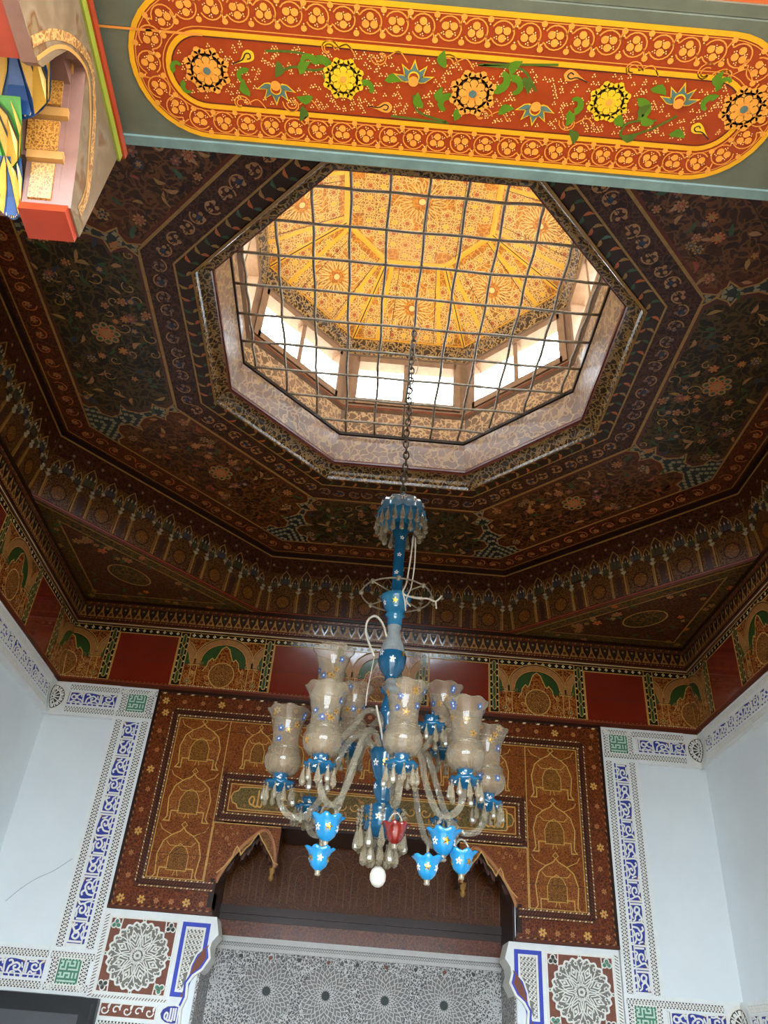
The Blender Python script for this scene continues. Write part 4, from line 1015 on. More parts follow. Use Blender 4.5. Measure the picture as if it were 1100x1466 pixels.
# ================================================================== MEDALLION PANELS UNDER THE PORTAL
EDGE_PX = [(312, 1306), (313, 1338), (304, 1348), (301, 1358), (302, 1372), (291, 1388), (278, 1397), (270, 1408), (268, 1428), (260, 1445), (258, 1466)]
EDGE = [on_y(u, v, YB) for u, v in EDGE_PX]
def allah(d, x, z, s, m, h, h0=None, w=.1):
    """the word God in cursive strokes, s = height"""
    for P in ([(.46, .5), (.46, -.42)], [(.26, .48), (.25, -.38), (.12, -.42), (.04, -.36)], [(.04, .48), (.03, -.36), (-.10, -.42), (-.2, -.36)], [(-.2, -.36), (-.16, .02), (-.30, .12), (-.42, -.08), (-.36, -.3), (-.2, -.36)]):
        d.stroke(smooth([(x + px * s, z + py * s) for px, py in P], 4), w * s, m, h, h0=h0)
def medallion_panel(sgn, label):
    d = Deco((0, YB, EYE)); mx = .008
    if sgn > 0: d.xf = lambda x, y: (2 * mx - x, y)
    d.prism([(-1.428, -1.6), (-1.428, .621), (EDGE[0][0], .621)] + EDGE[1:] + [(EDGE[-1][0], -1.6)], 'plaster_edge', -.2, 0, side='carve')
    t = d.build('medallion_panel'); tag(t, label, 'plaster panel', 'carved plaster panels under the portal')
    def sub():
        q = Deco((0, YB, EYE)); q.xf = d.xf; return q
    # feathered edge strip
    q = sub(); q.slab(-1.424, -1.398, .19, .60, 'carve', 0, .004)
    for i in range(26):
        z = .2 + i * .0152; q.stroke([(-1.421, z), (-1.401, z + .012)], .004, 'carve_bg', .0052)
    q.slab(-1.40, -1.0, .195, .213, 'carve', 0, .004)
    for i in range(24): q.stroke([(-1.395 + i * .0165, .198), (-1.385 + i * .0165, .21)], .004, 'carve_bg', .0052)
    q.build('feather_moulding', t)
    # square panel and round medallion
    q = sub(); x0, x1, z0, z1 = -1.388, -1.018, .222, .582; cx, cz = (x0 + x1) / 2, (z0 + z1) / 2
    q.rect(x0, x1, z0, z1, 'carve_brown', .001); q.stroke([(x0, z0), (x1, z0), (x1, z1), (x0, z1)], .010, 'carve', .007, True, h0=0)
    q.build('square_field', t)
    q = sub(); R = .158
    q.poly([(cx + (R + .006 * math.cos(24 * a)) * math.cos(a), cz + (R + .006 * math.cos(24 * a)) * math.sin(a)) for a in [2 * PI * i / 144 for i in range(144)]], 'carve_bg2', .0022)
    q.stroke([(cx + (R + .006 * math.cos(24 * a)) * math.cos(a), cz + (R + .006 * math.cos(24 * a)) * math.sin(a)) for a in [2 * PI * i / 144 for i in range(144)]], .009, 'carve', .010, True, h0=.0022)
    def P_(r, a): return (cx + r * math.cos(a), cz + r * math.sin(a))
    for j in range(8):
        a = 2 * PI * j / 8 + PI / 8
        q.stroke([P_(.072, a), P_(.098, a + .16), P_(.128, a), P_(.098, a - .16)], .006, 'carve', .0095, True, h0=.0022); q.disc(*P_(.10, a), .008, 'carve', .009, 6)
        for sg in (-1, 1):
            q.stroke(smooth([P_(.03, a), P_(.055, a + sg * .3), P_(.085, a + sg * .34), P_(.11, a + sg * .18)], 4), .0052, 'carve', .0088, h0=.0022)
            q.stroke(smooth([P_(.05, a + sg * .05), P_(.075, a + sg * .22), P_(.10, a + sg * .36), P_(.13, a + sg * .30)], 4), .0052, 'carve', .0085, h0=.0022)
        for sg in (-1, 1):
            b_ = a + sg * .2; q.spiral(*P_(.136, b_), .014, a, .9, .0045, 'carve', .009, 8, sg, h0=.0022)
    for j in range(24):
        a = 2 * PI * j / 24; q.stroke([P_(.140, a), P_(.149, a + .08), P_(.140, a + .16)], .0045, 'carve', .0085, h0=.0022)
    for j in range(16):
        a = 2 * PI * j / 16; q.stroke([P_(.012, a), P_(.026, a + .2), P_(.040, a), P_(.026, a - .2)], .0042, 'carve', .0085, True, h0=.0022)
    q.build('round_medallion', t)
    for k, (sx, sz) in enumerate(((-1, 1), (1, 1), (-1, -1), (1, -1))):   # corner trefoils and stay blocks
        q = sub(); X, Y = cx + sx * .150, cz + sz * .146; g = 'carve_green' if (sx * sz < 0) else 'carve_bg'
        for dx, dz in ((0, .012), (.013, -.008), (-.013, -.008)): q.disc(X + dx * sx, Y + dz * sz, .013, g, .004, 9); q.stroke([(X + dx * sx + .013 * math.cos(i * PI / 5), Y + dz * sz + .013 * math.sin(i * PI / 5)) for i in range(10)], .005, 'carve', .008, True, h0=.001)
        q.stroke([(X - .026 * sx, Y - .028 * sz), (X - .03 * sx, Y + .03 * sz), (X + .03 * sx, Y + .03 * sz)], .005, 'carve', .0075, h0=.001)
        q.build('corner_trefoil', t)
    for (X, Y, s) in ((cx, z1 - .010, .010), (cx, z0 + .010, .010), (x0 + .012, cz, .010), (x1 - .012, cz, .010)):
        q = sub(); q.prism([(X + s * math.cos(i * PI / 4), Y + s * math.sin(i * PI / 4)) for i in range(8)], 'carve', .001, .008); q.disc(X, Y, s * .5, 'carve_green', .0085, 8); q.build('stay_boss', t)
    # blue-framed lattice panel cut by the scalloped bracket
    q = sub(); x0, x1, z0, z1 = -.992, -.838, .228, .585
    F = [(x0, z0), (x0, z1), (x1, z1), (x1, .44), (x1 - .025, .42), (x1 - .05, .37), (x1 - .056, .30), (x1 - .075, z0)]
    q.poly(F, 'blue_frame', .0015)
    G = [(x0 + .022, z0 + .022), (x0 + .022, z1 - .022), (x1 - .022, z1 - .022), (x1 - .022, .452), (x1 - .045, .43), (x1 - .065, .375), (x1 - .070, .30), (x1 - .088, z0 + .022)]
    q.poly(G, 'carve', .0028)
    Hh = [(x0 + .034, z0 + .034), (x0 + .034, z1 - .034), (x1 - .034, z1 - .034), (x1 - .034, .46), (x1 - .055, .43), (x1 - .076, .37), (x1 - .084, .30), (x1 - .10, z0 + .034)]
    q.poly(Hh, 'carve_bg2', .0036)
    q.build('blue_frame', t)
    q = sub(); n = 9
    def inH(x, z):
        xm = x1 - .036 if z > .46 else x1 - .06 if z > .42 else x1 - .08 if z > .34 else x1 - .098
        return x0 + .036 < x < xm and z0 + .036 < z < z1 - .036
    for i in range(4):
        for j in range(11):
            X, Y = x0 + .046 + i * .021, z0 + .048 + j * .0265
            if inH(X, Y):
                q.stroke(smooth([(X - .010, Y - .013), (X + .006, Y - .004), (X - .006, Y + .004), (X + .010, Y + .013)], 3), .0042, 'carve', .0062, h0=.0036)
                q.stroke([(X + .010, Y - .013), (X - .008, Y + .010)], .0042, 'carve', .0060, h0=.0036)
    q.build('lattice_infill', t)
    q = sub()
    E2 = EDGE[2:9]; I2 = [(x1 - .022, .452), (x1 - .05, .40), (x1 - .07, .33), (x1 - .09, .25), (x1 - .10, .23)]
    q.poly(I2 + [(x, z) for x, z in E2[::-1]], 'carve_brown', .0030)
    q.stroke([(x - .006, z) for x, z in EDGE[2:]], .012, 'carve', .007, h0=0); q.stroke([(x - .018, z) for x, z in EDGE[3:]], .012, 'blue_frame', .0045)
    q.build('scalloped_edge', t)
    # lower band and word cartouche
    q = sub(); q.rect(-1.34, -1.045, .115, .178, 'carve_brown', .001); q.stroke([(-1.34, .115), (-1.045, .115), (-1.045, .178), (-1.34, .178)], .007, 'carve', .006, True, h0=0)
    for i in range(5):
        X = -1.315 + i * .059; q.spiral(X, .147, .023, 0, .9, .006, 'carve', .006, 10, 1 if i % 2 else -1, h0=.001); q.leaf(X + .02, .147, 1.2, .035, .016, 'carve', .0058)
    q.build('vine_band', t)
    q = sub(); C = [(-1.025, .147), (-1.015, .17), (-.99, .186), (-.955, .190), (-.93, .186), (-.93, .108), (-.955, .104), (-.99, .108), (-1.015, .124)]
    q.poly(C, 'carve_blue', .0015); q.stroke(C, .007, 'carve', .006, True, h0=0); allah(q, -.972, .147, .062, 'carve', .006, .0015, .14)
    q.build('word_cartouche', t)
    q = sub(); q.lattice(-1.34, -.95, .055, .098, 'carve', 'carve_bg', .001); q.build('lattice_band', t)
    return t
medallion_panel(-1, 'carved plaster panel with round medallion and blue frame beside the black frame')
medallion_panel(1, 'carved plaster panel with round medallion and blue frame away from the black frame')

d = Deco((0, YW, EYE)); d.stroke(smooth([on_y(u_, v_, YW) for u_, v_ in ((8, 1290), (30, 1272), (52, 1258), (78, 1246), (104, 1229))], 4), .004, 'hairline', .0008); d.build('plaster_crack', bpy.data.objects['wall_back'])
# black frame below the border
d = Deco((0, YB - .024, EYE)); d.slab(-W, -1.345, -.9, .190, 'blackframe', -.016, .03); d.slab(-W, -1.37, -.9, .165, 'blackframe', .03, .045)
fr = d.build('black_frame'); tag(fr, 'black lacquered wooden frame around a dark grey panel under the calligraphy border', 'frame')
q = Deco((0, YB - .024, EYE)); q.slab(-W, -1.425, -.88, .112, 'greypane', .03, .047); q.build('inner_panel', fr)

# ================================================================== PAINTED WOODEN PORTAL
portal_t = empty('wooden_portal', (0, YB, EYE)); tag(portal_t, 'brown and gold painted wooden portal with rope mouldings over the alcove opening', 'portal')
PC = .012
PX0, PX1 = -1.428, 1.452; PZ0, PZ1 = .628, Z_FB
BR_PX = [(310, 1250), (322, 1240), (333, 1227), (336, 1218), (340, 1212), (343, 1217), (345, 1224), (352, 1215), (359, 1209), (365, 1200), (371, 1193), (376, 1204), (380, 1210), (382.5, 1216), (388, 1226), (392, 1236), (398, 1238)]
BR = [on_y(u, v, YB) for u, v in BR_PX]
BX0, BX1 = -.925, -.520                       # bracket spandrel
def mir(P): return [(2 * PC - x, y) for x, y in P]
def pd(): return Deco((0, 0, 0))
# border board (floral) as four boards + the two feet
def board(name, x0, x1, z0, z1, m, h0=-.03, h1=0.0):
    q = pd(); q.slab(x0, x1, z0, z1, m, h0, h1); return q.build(name, portal_t)
bw = .118
board('border_board', PX0, PX1, PZ1 - bw, PZ1, 'portal_border')
for s in (0, 1):
    x0, x1 = (PX0, PX0 + bw) if s == 0 else (PX1 - bw, PX1); board('border_board', x0, x1, PZ0, PZ1 - bw, 'portal_border')
    x0, x1 = (PX0 + bw, -.85) if s == 0 else (2 * PC + .85, PX1 - bw); board('border_board', x0, x1, PZ0, PZ0 + .115, 'portal_border', -.12, .004)
q = pd()                                        # star flowers on the border, thin edge ropes
def bf(x, z, k): q.blossom(x, z, .024 if k % 3 == 0 else .016, 'tan' if k % 3 else 'gold', None, 'red_line', .0052 if z < PZ0 + .12 else .0012, 6, k)
k = 0
for i in range(24): bf(PX0 + .06 + i * (PX1 - PX0 - .12) / 23, PZ1 - bw / 2 - .012, k); k += 1
for i in range(10):
    z = PZ0 + .05 + i * (PZ1 - PZ0 - .2) / 9; bf(PX0 + .062 + (i % 2) * .012, z, k); k += 1; bf(PX1 - .062 - (i % 2) * .012, z, k); k += 1
for i in range(5): bf(-1.25 + i * .085, PZ0 + .05, i); bf(2 * PC + 1.25 - i * .085, PZ0 + .05, i)
q.build('painted_blossoms', portal_t)
def mould_frame(name, pts, w, closed, hb=.0):
    """dark moulding with two rope twists following a 2D path"""
    q = pd(); q.stroke(pts, w, 'wood', .014 + hb, closed, h0=hb - .004); q.stroke(pts, w * .42, 'wood_dark', .022 + hb, closed, h0=.014 + hb)
    n = len(pts)
    for i in range(n if closed else n - 1):
        a, c = pts[i], pts[(i + 1) % n]; dx, dz = c[0] - a[0], c[1] - a[1]; l = math.hypot(dx, dz); nx, nz = -dz / l, dx / l
        for off, cols, ww in ((w * .38, ['cream', 'gold_dim'], w * .13), (-w * .38, ['gold_dim', 'cream'], w * .13)):
            q.rope((a[0] + nx * off, a[1] + nz * off), (c[0] + nx * off, c[1] + nz * off), ww, cols, .0155 + hb, .017)
        q.rope(a, c, w * .3, ['wood', 'wood'], .023 + hb, .018)
    return q.build(name, portal_t)
mw = .052
ix0, ix1, iz0, iz1 = PX0 + bw + mw / 2, PX1 - bw - mw / 2, PZ0 + .115 + mw / 2, PZ1 - bw - mw / 2
mould_frame('rope_moulding', [(-.86, iz0), (ix0, iz0), (ix0, iz1), (ix1, iz1), (ix1, iz0), (2 * PC + .86, iz0)], mw, False)
q = pd(); q.stroke([(PX0 + .008, PZ0), (PX0 + .008, PZ1 - .006), (PX1 - .008, PZ1 - .006), (PX1 - .008, PZ0)], .016, 'wood_dark', .010, h0=0)
q.rope((PX0 + .02, PZ0), (PX0 + .02, PZ1), .008, ['wood_dark', 'tan'], .004, .02); q.rope((PX1 - .02, PZ0), (PX1 - .02, PZ1), .008, ['wood_dark', 'tan'], .004, .02); q.rope((PX0, PZ1 - .022), (PX1, PZ1 - .022), .010, ['wood_dark', 'cream', 'wood_dark'], .004, .03)
for s in (0, 1):
    x0, x1 = (PX0, -.84) if s == 0 else (2 * PC + .84, PX1); q.slab(x0, x1, PZ0 - .004, PZ0 + .012, 'wood', -.12, .012); q.rope((x0, PZ0 + .016), (x1, PZ0 + .016), .008, ['wood_dark', 'tan'], .007, .02)
q.build('edge_moulding', portal_t)
# the golden-brown field boards
fx0, fx1, fz0, fz1 = ix0 + mw / 2, ix1 - mw / 2, iz0 + mw / 2, iz1 - mw / 2
board('field_board', fx0, BX0, fz0, fz1, 'portal_arab'); board('field_board', 2 * PC - BX0, fx1, fz0, fz1, 'portal_arab'); board('field_board', BX0, 2 * PC - BX0, 1.42, fz1, 'portal_arab')
q = pd()
def mihrab(x, z, w, h):
    L = []
    def S(P, m='gold', w_=.0066, hh=.0016): q.stroke([(x + a * w, z + c * h) for a, c in P], w_, m, hh)
    arch = [(-.40, -.42), (-.44, -.05), (-.36, .20), (-.22, .32), (-.06, .40), (0, .47)]
    fill = arch + [(-a, c) for a, c in arch[::-1][1:]]
    q.poly([(x + a * w, z + c * h) for a, c in fill], 'portal_mid2', .0006)
    S(arch + [(-a, c) for a, c in arch[::-1][1:]])
    S([(-.40, -.42), (-.46, -.50), (-.34, -.50), (-.34, -.30), (-.18, -.30)]); S([(.40, -.42), (.46, -.50), (.34, -.50), (.34, -.30), (.18, -.30)])
    inn = [(-.20, -.34), (-.20, -.06), (-.13, .08), (0, .16), (.13, .08), (.20, -.06), (.20, -.34)]
    q.poly([(x + a * w, z + c * h) for a, c in inn], 'portal_mid', .0010); S(inn + [inn[0]], 'gold', .0044)
    S([(-.30, .20), (-.22, .12), (.22, .12), (.30, .20)], 'gold', .004); S([(-.02, -.34), (-.05, -.44)], 'gold', .004); S([(.02, -.34), (.05, -.44)], 'gold', .004)
    q.poly([(x, z + .47 * h), (x + .05 * w, z + .52 * h), (x, z + .585 * h), (x - .05 * w, z + .52 * h)], 'portal_mid', .001)
    S([(0, .47), (.06, .52), (0, .59), (-.06, .52), (0, .47)], 'gold', .004)
    S([(-.22, .32), (-.44, .42), (-.50, .52)], 'gold', .0042); S([(.22, .32), (.44, .42), (.50, .52)], 'gold', .0042)
    for i in range(16):
        a = rnd.uniform(-.38, .38); c = rnd.uniform(-.3, .3)
        if abs(a) < .22 and c < .16: continue
        q.spiral(x + a * w, z + c * h, rnd.uniform(.006, .011), rnd.uniform(0, 6), .9, .0028, 'tan', .0013, 7, rnd.choice((-1, 1)))
for s in (-1, 1):
    xm = (fx0 + BX0) / 2 if s < 0 else 2 * PC - (fx0 + BX0) / 2
    H = (fz1 - fz0) / 3
    for j in range(3): mihrab(xm, fz0 + (j + .46) * H, abs(BX0 - fx0) * .86, H * .92)
Ht = fz1 - 1.44; nn = 7
for i in range(nn):
    xx = BX0 + .07 + (2 * PC - 2 * BX0 - .14) * (i + .5) / nn; mihrab(xx, 1.44 + Ht * .46, .205, Ht * .86)
    if i: 
        xb = xx - (2 * PC - 2 * BX0 - .14) / nn / 2
        q.stroke([(xb, 1.47), (xb, 1.56), (xb - .018, 1.58), (xb - .018, 1.64), (xb, 1.67), (xb + .018, 1.64), (xb + .018, 1.58), (xb, 1.56)], .0042, 'gold', .0016); q.poly([(xb - .03, 1.48), (xb, 1.50), (xb + .03, 1.48), (xb, 1.455)], 'portal_mid', .0012)
for x0, x1, z0, z1 in ((fx0, BX0, fz0, fz1), (2 * PC - BX0, fx1, fz0, fz1)): q.stroke([(x0 + .004, z0 + .004), (x0 + .004, z1 - .004), (x1 - .003, z1 - .004), (x1 - .003, z0 + .004)], .0055, 'gold', .0018, True)
q.stroke([(BX0, fz1 - .004), (2 * PC - BX0, fz1 - .004)], .0055, 'gold', .0018)
for z in (.93,): q.stroke([(fx0, z), (BX0 + .2, z)], .0022, 'crack', .002); q.stroke([(2 * PC - BX0 - .2, z), (fx1, z)], .0022, 'crack', .002)
q.stroke([(BX0 - .30, .86), (BX0, 1.10)], .0026, 'crack', .002); q.stroke([(fx0, fz1 - .07), (fx1, fz1 - .07)], .0022, 'crack', .0021); q.stroke([(fx0 + .25, 1.50), (fx0 + .36, 1.43)], .0026, 'crack', .0021)
q.build('painted_niches', portal_t)
# text box above the opening
board('text_board', BX0 + .03, 2 * PC - BX0 - .03, 1.15, 1.39, 'portal_border', -.03, .006)
mould_frame('rope_moulding', [(BX0 + .03, 1.155), (2 * PC - BX0 - .03, 1.155), (2 * PC - BX0 - .03, 1.39), (BX0 + .03, 1.39)], .052, True, .006)
q = pd(); tx0, tx1, tz0, tz1 = BX0 + .066, 2 * PC - BX0 - .066, 1.190, 1.355
q.rect(tx0, tx1, tz0, tz1, 'portal_arab', .0068); q.stroke([(tx0 + .004, tz0 + .004), (tx1 - .004, tz0 + .004), (tx1 - .004, tz1 - .004), (tx0 + .004, tz1 - .004)], .006, 'gold', .0080, True)
zc = (tz0 + tz1) / 2; e_ = [(.115, .066), (.06, .062), (.05, .040), (.025, .03), (.012, 0)]
lob = [(tx0 + a, zc + c) for a, c in e_] + [(tx0 + a, zc - c) for a, c in e_[::-1][1:]]
car = lob + [(tx1 - (x - tx0), z) for x, z in lob[::-1]]
q.poly(car, 'text_green', .0078); q.stroke(car, .007, 'gold', .0088, True)
def script(P, x, s=.105): q.stroke(smooth([(x + a * s, zc + c * s) for a, c in P], 4), .0095, 'gold_b', .0094)
def w_lillah(x):
    allah_ = ([(.30, .5), (.28, -.36), (.14, -.42), (.06, -.36)], [(.06, .5), (.04, -.36), (-.10, -.42), (-.2, -.36)], [(-.2, -.36), (-.16, .02), (-.30, .12), (-.44, -.08), (-.36, -.3), (-.2, -.36)])
    for P in allah_: script(P, x)
def w_almulk(x):
    script([(.62, .5), (.62, -.45)], x); script([(.42, .5), (.40, -.3), (.28, -.42), (.14, -.34), (.10, -.18), (.20, -.12), (.26, -.3), (.10, -.42), (-.06, -.40)], x)
    script([(-.06, .42), (-.08, -.40), (-.2, -.42), (-.3, -.36)], x); script([(-.2, .46), (-.42, .26), (-.30, .1), (-.30, -.34), (-.46, -.44), (-.6, -.36)], x)
w_lillah(tx0 + .17); w_almulk(tx1 - .12)
for i in range(13):
    xv = tx0 + .34 + i * .085
    q.spiral(xv, zc, .032, PI * (i % 2), .95, .006, 'gold_b', .0090, 14, 1 if i % 2 else -1); q.leaf(xv + .02, zc - .03 + .06 * (i % 2), 1.0 + i, .04, .018, 'tan', .0090)
for i in range(16): q.blossom(tx0 + .1 + i * .098, zc + (.042 if i % 2 else -.045), .010, 'tan', None, 'red_line', .0086, 5)
q.build('text_cartouche', portal_t)
# lobed arch brackets at both sides of the opening
for s in (0, 1):
    f = (lambda P: P) if s == 0 else mir
    q = pd(); zT = 1.125
    edge = [(BX0, zT), (BX1, zT), (BX1, .885)] + BR[::-1] + [(-.85, fz0 - .02), (BX0, fz0 - .02)]
    q.prism(f(edge), 'portal_arab', -.16, .004, side='wood_dark')
    br = q.build('arch_bracket', portal_t)
    q = pd()
    arcp = [(BX0 + .075, fz0), (BX0 + .10, .86), (BX0 + .16, .96), (BX0 + .24, 1.05), (BX0 + .31, 1.10), (BX0 + .355, 1.06), (BX0 + .385, .98), (BX0 + .392, .90)]
    fillp = smooth(arcp, 4)
    inner = BR[::-1]
    def resamp(P, n=30):
        ac = [0.0]
        for a_, c_ in zip(P, P[1:]): ac.append(ac[-1] + math.hypot(c_[0] - a_[0], c_[1] - a_[1]))
        out_ = []
        for k_ in range(n + 1):
            t_ = ac[-1] * k_ / n; j_ = max(i_ for i_ in range(len(P)) if ac[i_] <= t_ + 1e-9); j_ = min(j_, len(P) - 2); e1 = (t_ - ac[j_]) / max(1e-9, ac[j_ + 1] - ac[j_])
            out_.append((P[j_][0] + (P[j_ + 1][0] - P[j_][0]) * e1, P[j_][1] + (P[j_ + 1][1] - P[j_][1]) * e1))
        return out_
    ra_, rb_ = resamp(fillp), resamp(BR)
    for k_ in range(30): q.poly(f([ra_[k_], ra_[k_ + 1], rb_[k_ + 1], rb_[k_]]), 'portal_mid', .0050)
    q.stroke(f(fillp), .017, 'tan', .0058); q.stroke(f([(x - .008, z + .006) for x, z in fillp]), .004, 'red_line', .0064); q.stroke(f(BR), .007, 'gold', .0066)
    q.stroke(f([(BX0 + .004, fz0), (BX0 + .004, zT - .004), (BX1 - .004, zT - .004)]), .006, 'gold', .0062)
    for i in range(28):
        a, c = rnd.uniform(.015, .22), rnd.uniform(.02, .30)
        if c < a * 1.15 + .04: continue
        q.spiral(*f([(BX0 + a, .82 + c)])[0], rnd.uniform(.008, .014), rnd.uniform(0, 6), .9, .0042, 'tan', .0058, 8, rnd.choice((-1, 1)))
    q.build('painted_arch', br)
    for j in range(0, len(BR) - 1, 1):             # stalactite tongues behind the lobed edge
        (x0, z0), (x1, z1) = BR[j], BR[j + 1]; q = pd(); xm, zm = (x0 + x1) / 2, (z0 + z1) / 2
        P = f([(x0, z0 + .012), (x1, z1 + .012), (x1, z1 - .016), (xm, zm - .034), (x0, z0 - .016)])
        q.prism(P, 'wood', -.15, -.055 - .03 * (j % 2), side='wood_dark'); q.build('stalactite', br)
    b = MB(); px = BX1 - .024 if s == 0 else 2 * PC - BX1 + .024
    b.lathe([(.001, .905), (.020, .905), (.020, .885), (.015, .882), (.017, .872), (.010, .866), (.015, .852), (.016, .845), (.010, .834), (.001, .828)], 'gold_dim', 10, (px, .02, 0)); b.build('pendant_knob', br)
    board('jamb_post', *(sorted((-.88, -.85)) if s == 0 else sorted((2 * PC + .85, 2 * PC + .88))), fz0 - .13, fz0 + .02, 'wood_dark', -.14, .006)
board('head_board', BX1, 2 * PC - BX1, 1.118, 1.135, 'wood_dark', -.4, .004)

# ================================================================== IRON GRILLE
gr = empty('iron_grille', (0, YC, EYE)); tag(gr, 'dusty iron grille of crossed bars across the octagonal skylight well', 'grille')
ZG = 3.252
def chord(c, r):                                   # half length of a bar at offset c inside the octagon
    return min(r, r * math.sqrt(2) - abs(c)) if abs(c) > r * T8 else r
for i in range(-5, 6):
    c = i * .1765; L = chord(c, R3 - .004); j_ = rnd.uniform(-.006, .006)
    pts = [(c + .004 * math.sin(k * 1.7 + i), -L + 2 * L * k / 16, ZG + .003 * math.sin(k * 1.1 + i)) for k in range(17)]
    b = MB(); b.tube(pts, .0075, 'iron', 7); b.build('bar', gr)
for i in range(-4, 5):
    c = i * .198 + .03
    if abs(c) > R3 - .02: continue
    L = chord(c, R3 - .004)
    pts = [(-L + 2 * L * k / 16, c + .004 * math.sin(k * 1.4 + i), ZG - .014 + .003 * math.sin(k * 1.3 + i)) for k in range(17)]
    b = MB(); b.tube(pts, .0075, 'iron', 7); b.build('bar', gr)
# ================================================================== PAINTED LINTEL OVER THE DOORWAY
ZL, YL = 1.35, 0.837
lt = empty('lintel_beam', (0, YL, Z(ZL))); tag(lt, 'orange lintel underside painted with large flowers in a long yellow-edged cartouche', 'beam')
LX0, LX1 = -.628, .595
def ld(): return Deco((0, 0, 0), (1, 0, 0), (0, -1, 0))
q = ld(); q.slab(LX0, LX1, .0, .195, 'lin_grey', -.06, 0); q.build('board', lt)
q = ld(); q.slab(LX0, LX1, .198, .288, 'lin_grey', -.06, 0); q.build('board', lt)
q = ld(); q.slab(LX0, LX1, -.004, .014, 'lin_blue2', -.06, .006); q.build('edge_strip', lt)
def stadium(x0, x1, v0, v1, n=18):
    r = (v1 - v0) / 2; c = (v0 + v1) / 2; P = []
    for i in range(n + 1): a = -PI / 2 + PI * i / n; P.append((x1 - r + r * math.cos(a), c + r * math.sin(a)))
    for i in range(n + 1): a = PI / 2 + PI * i / n; P.append((x0 + r + r * math.cos(a), c + r * math.sin(a)))
    return P
q = ld(); O = (-.577, .513, .021, .270); I = (-.516, .452, .077, .202)
def inset(S, k): return (S[0] + k, S[1] - k, S[2] + k, S[3] - k)
q.poly(stadium(*O), 'lin_red', .0008)
q.stroke(stadium(*inset(O, .003)), .0085, 'lin_yel', .0014, True)
q.stroke(stadium(*inset(O, .010)), .0016, 'lin_or2', .0014, True); q.stroke(stadium(*inset(I, -.007)), .0016, 'lin_or2', .0014, True)
q.stroke(stadium(*inset(I, .002)), .0085, 'lin_yel', .0016, True)
q.stroke(stadium(*inset(I, .008)), .0012, 'black', .0014, True)
# vine roundels along the border, following the stadium
mid = inset(O, .031); SP = stadium(*mid, n=24)
acc = [0.0]
for i in range(len(SP)):
    a, c = SP[i], SP[(i + 1) % len(SP)]; acc.append(acc[-1] + math.hypot(c[0] - a[0], c[1] - a[1]))
def along(t):
    t %= acc[-1]
    for i in range(len(SP)):
        if acc[i + 1] >= t:
            k = (t - acc[i]) / max(1e-9, acc[i + 1] - acc[i]); a, c = SP[i], SP[(i + 1) % len(SP)]
            l = math.hypot(c[0] - a[0], c[1] - a[1]) or 1; return (a[0] + (c[0] - a[0]) * k, a[1] + (c[1] - a[1]) * k, (c[0] - a[0]) / l, (c[1] - a[1]) / l)
    return (*SP[0], 1, 0)
nr = 54; p = acc[-1] / nr
for i in range(nr):
    x, y, tx, ty = along((i + .5) * p); nx, ny = -ty, tx; R = .0185; sg = 1 if i % 2 else -1
    def loc(a, c): return (x + tx * a + nx * c, y + ty * a + ny * c)
    q.stroke([loc(R * math.cos(a), sg * R * math.sin(a)) for a in [.5 + k * (2 * PI - 1.0) / 14 for k in range(15)]], .0022, 'lin_or2', .0016)
    q.stroke([loc(R * .9, sg * .008), loc(p * .55, sg * .017), loc(p * .62, sg * .004)], .0022, 'lin_or2', .0016)
    for k in range(3):
        a = (PI / 2 + k * 2 * PI / 3) * sg; cx, cy = .0078 * math.cos(a), .0078 * math.sin(a)
        q.disc(*loc(cx, cy), .0062, 'lin_or', .0020, 9)
        a2 = a + PI / 3
        for m_ in ((0, 0), (.003, .002), (-.001, .0035)): q.disc(*loc(.0105 * math.cos(a2) + m_[0], .0105 * math.sin(a2) + m_[1]), .0012, 'lin_dot', .0022, 5)
    for c in (-.019, .019): q.disc(*loc(p / 2, c), .0050, 'lin_or', .0020, 8)
    for c in (-.012, .012): q.disc(*loc(p / 2, c), .0014, 'lin_dot', .0022, 5)
border = q.build('painted_border', lt)
q = ld()
def pv(u, v): x, y = on_z(u, v, ZL); return x, YL - y
def rand_in():
    while True:
        x, v = rnd.uniform(I[0] + .02, I[1] - .02), rnd.uniform(I[2] + .012, I[3] - .012)
        r = .0625; cx = min(max(x, I[0] + r), I[1] - r)
        if math.hypot(x - cx, v - (I[2] + I[3]) / 2) < r - .014: return x, v
big = []
for (u, v, kind) in ((297, 100, 0), (492, 112, 1), (677, 133, 0), (872, 145, 1), (1065, 155, 0)):
    x, y = pv(u, v); big.append((x, y, .04))
    if kind == 0: q.bigflower(x, y, .038, 'lin_or', 'lin_or', 'black', 'lin_or2', 'lin_slate', .0024)
    else: q.bigflower(x, y, .034, 'lin_yel2', 'lin_yel2', 'black', 'lin_yel2', 'lin_or', .0024)
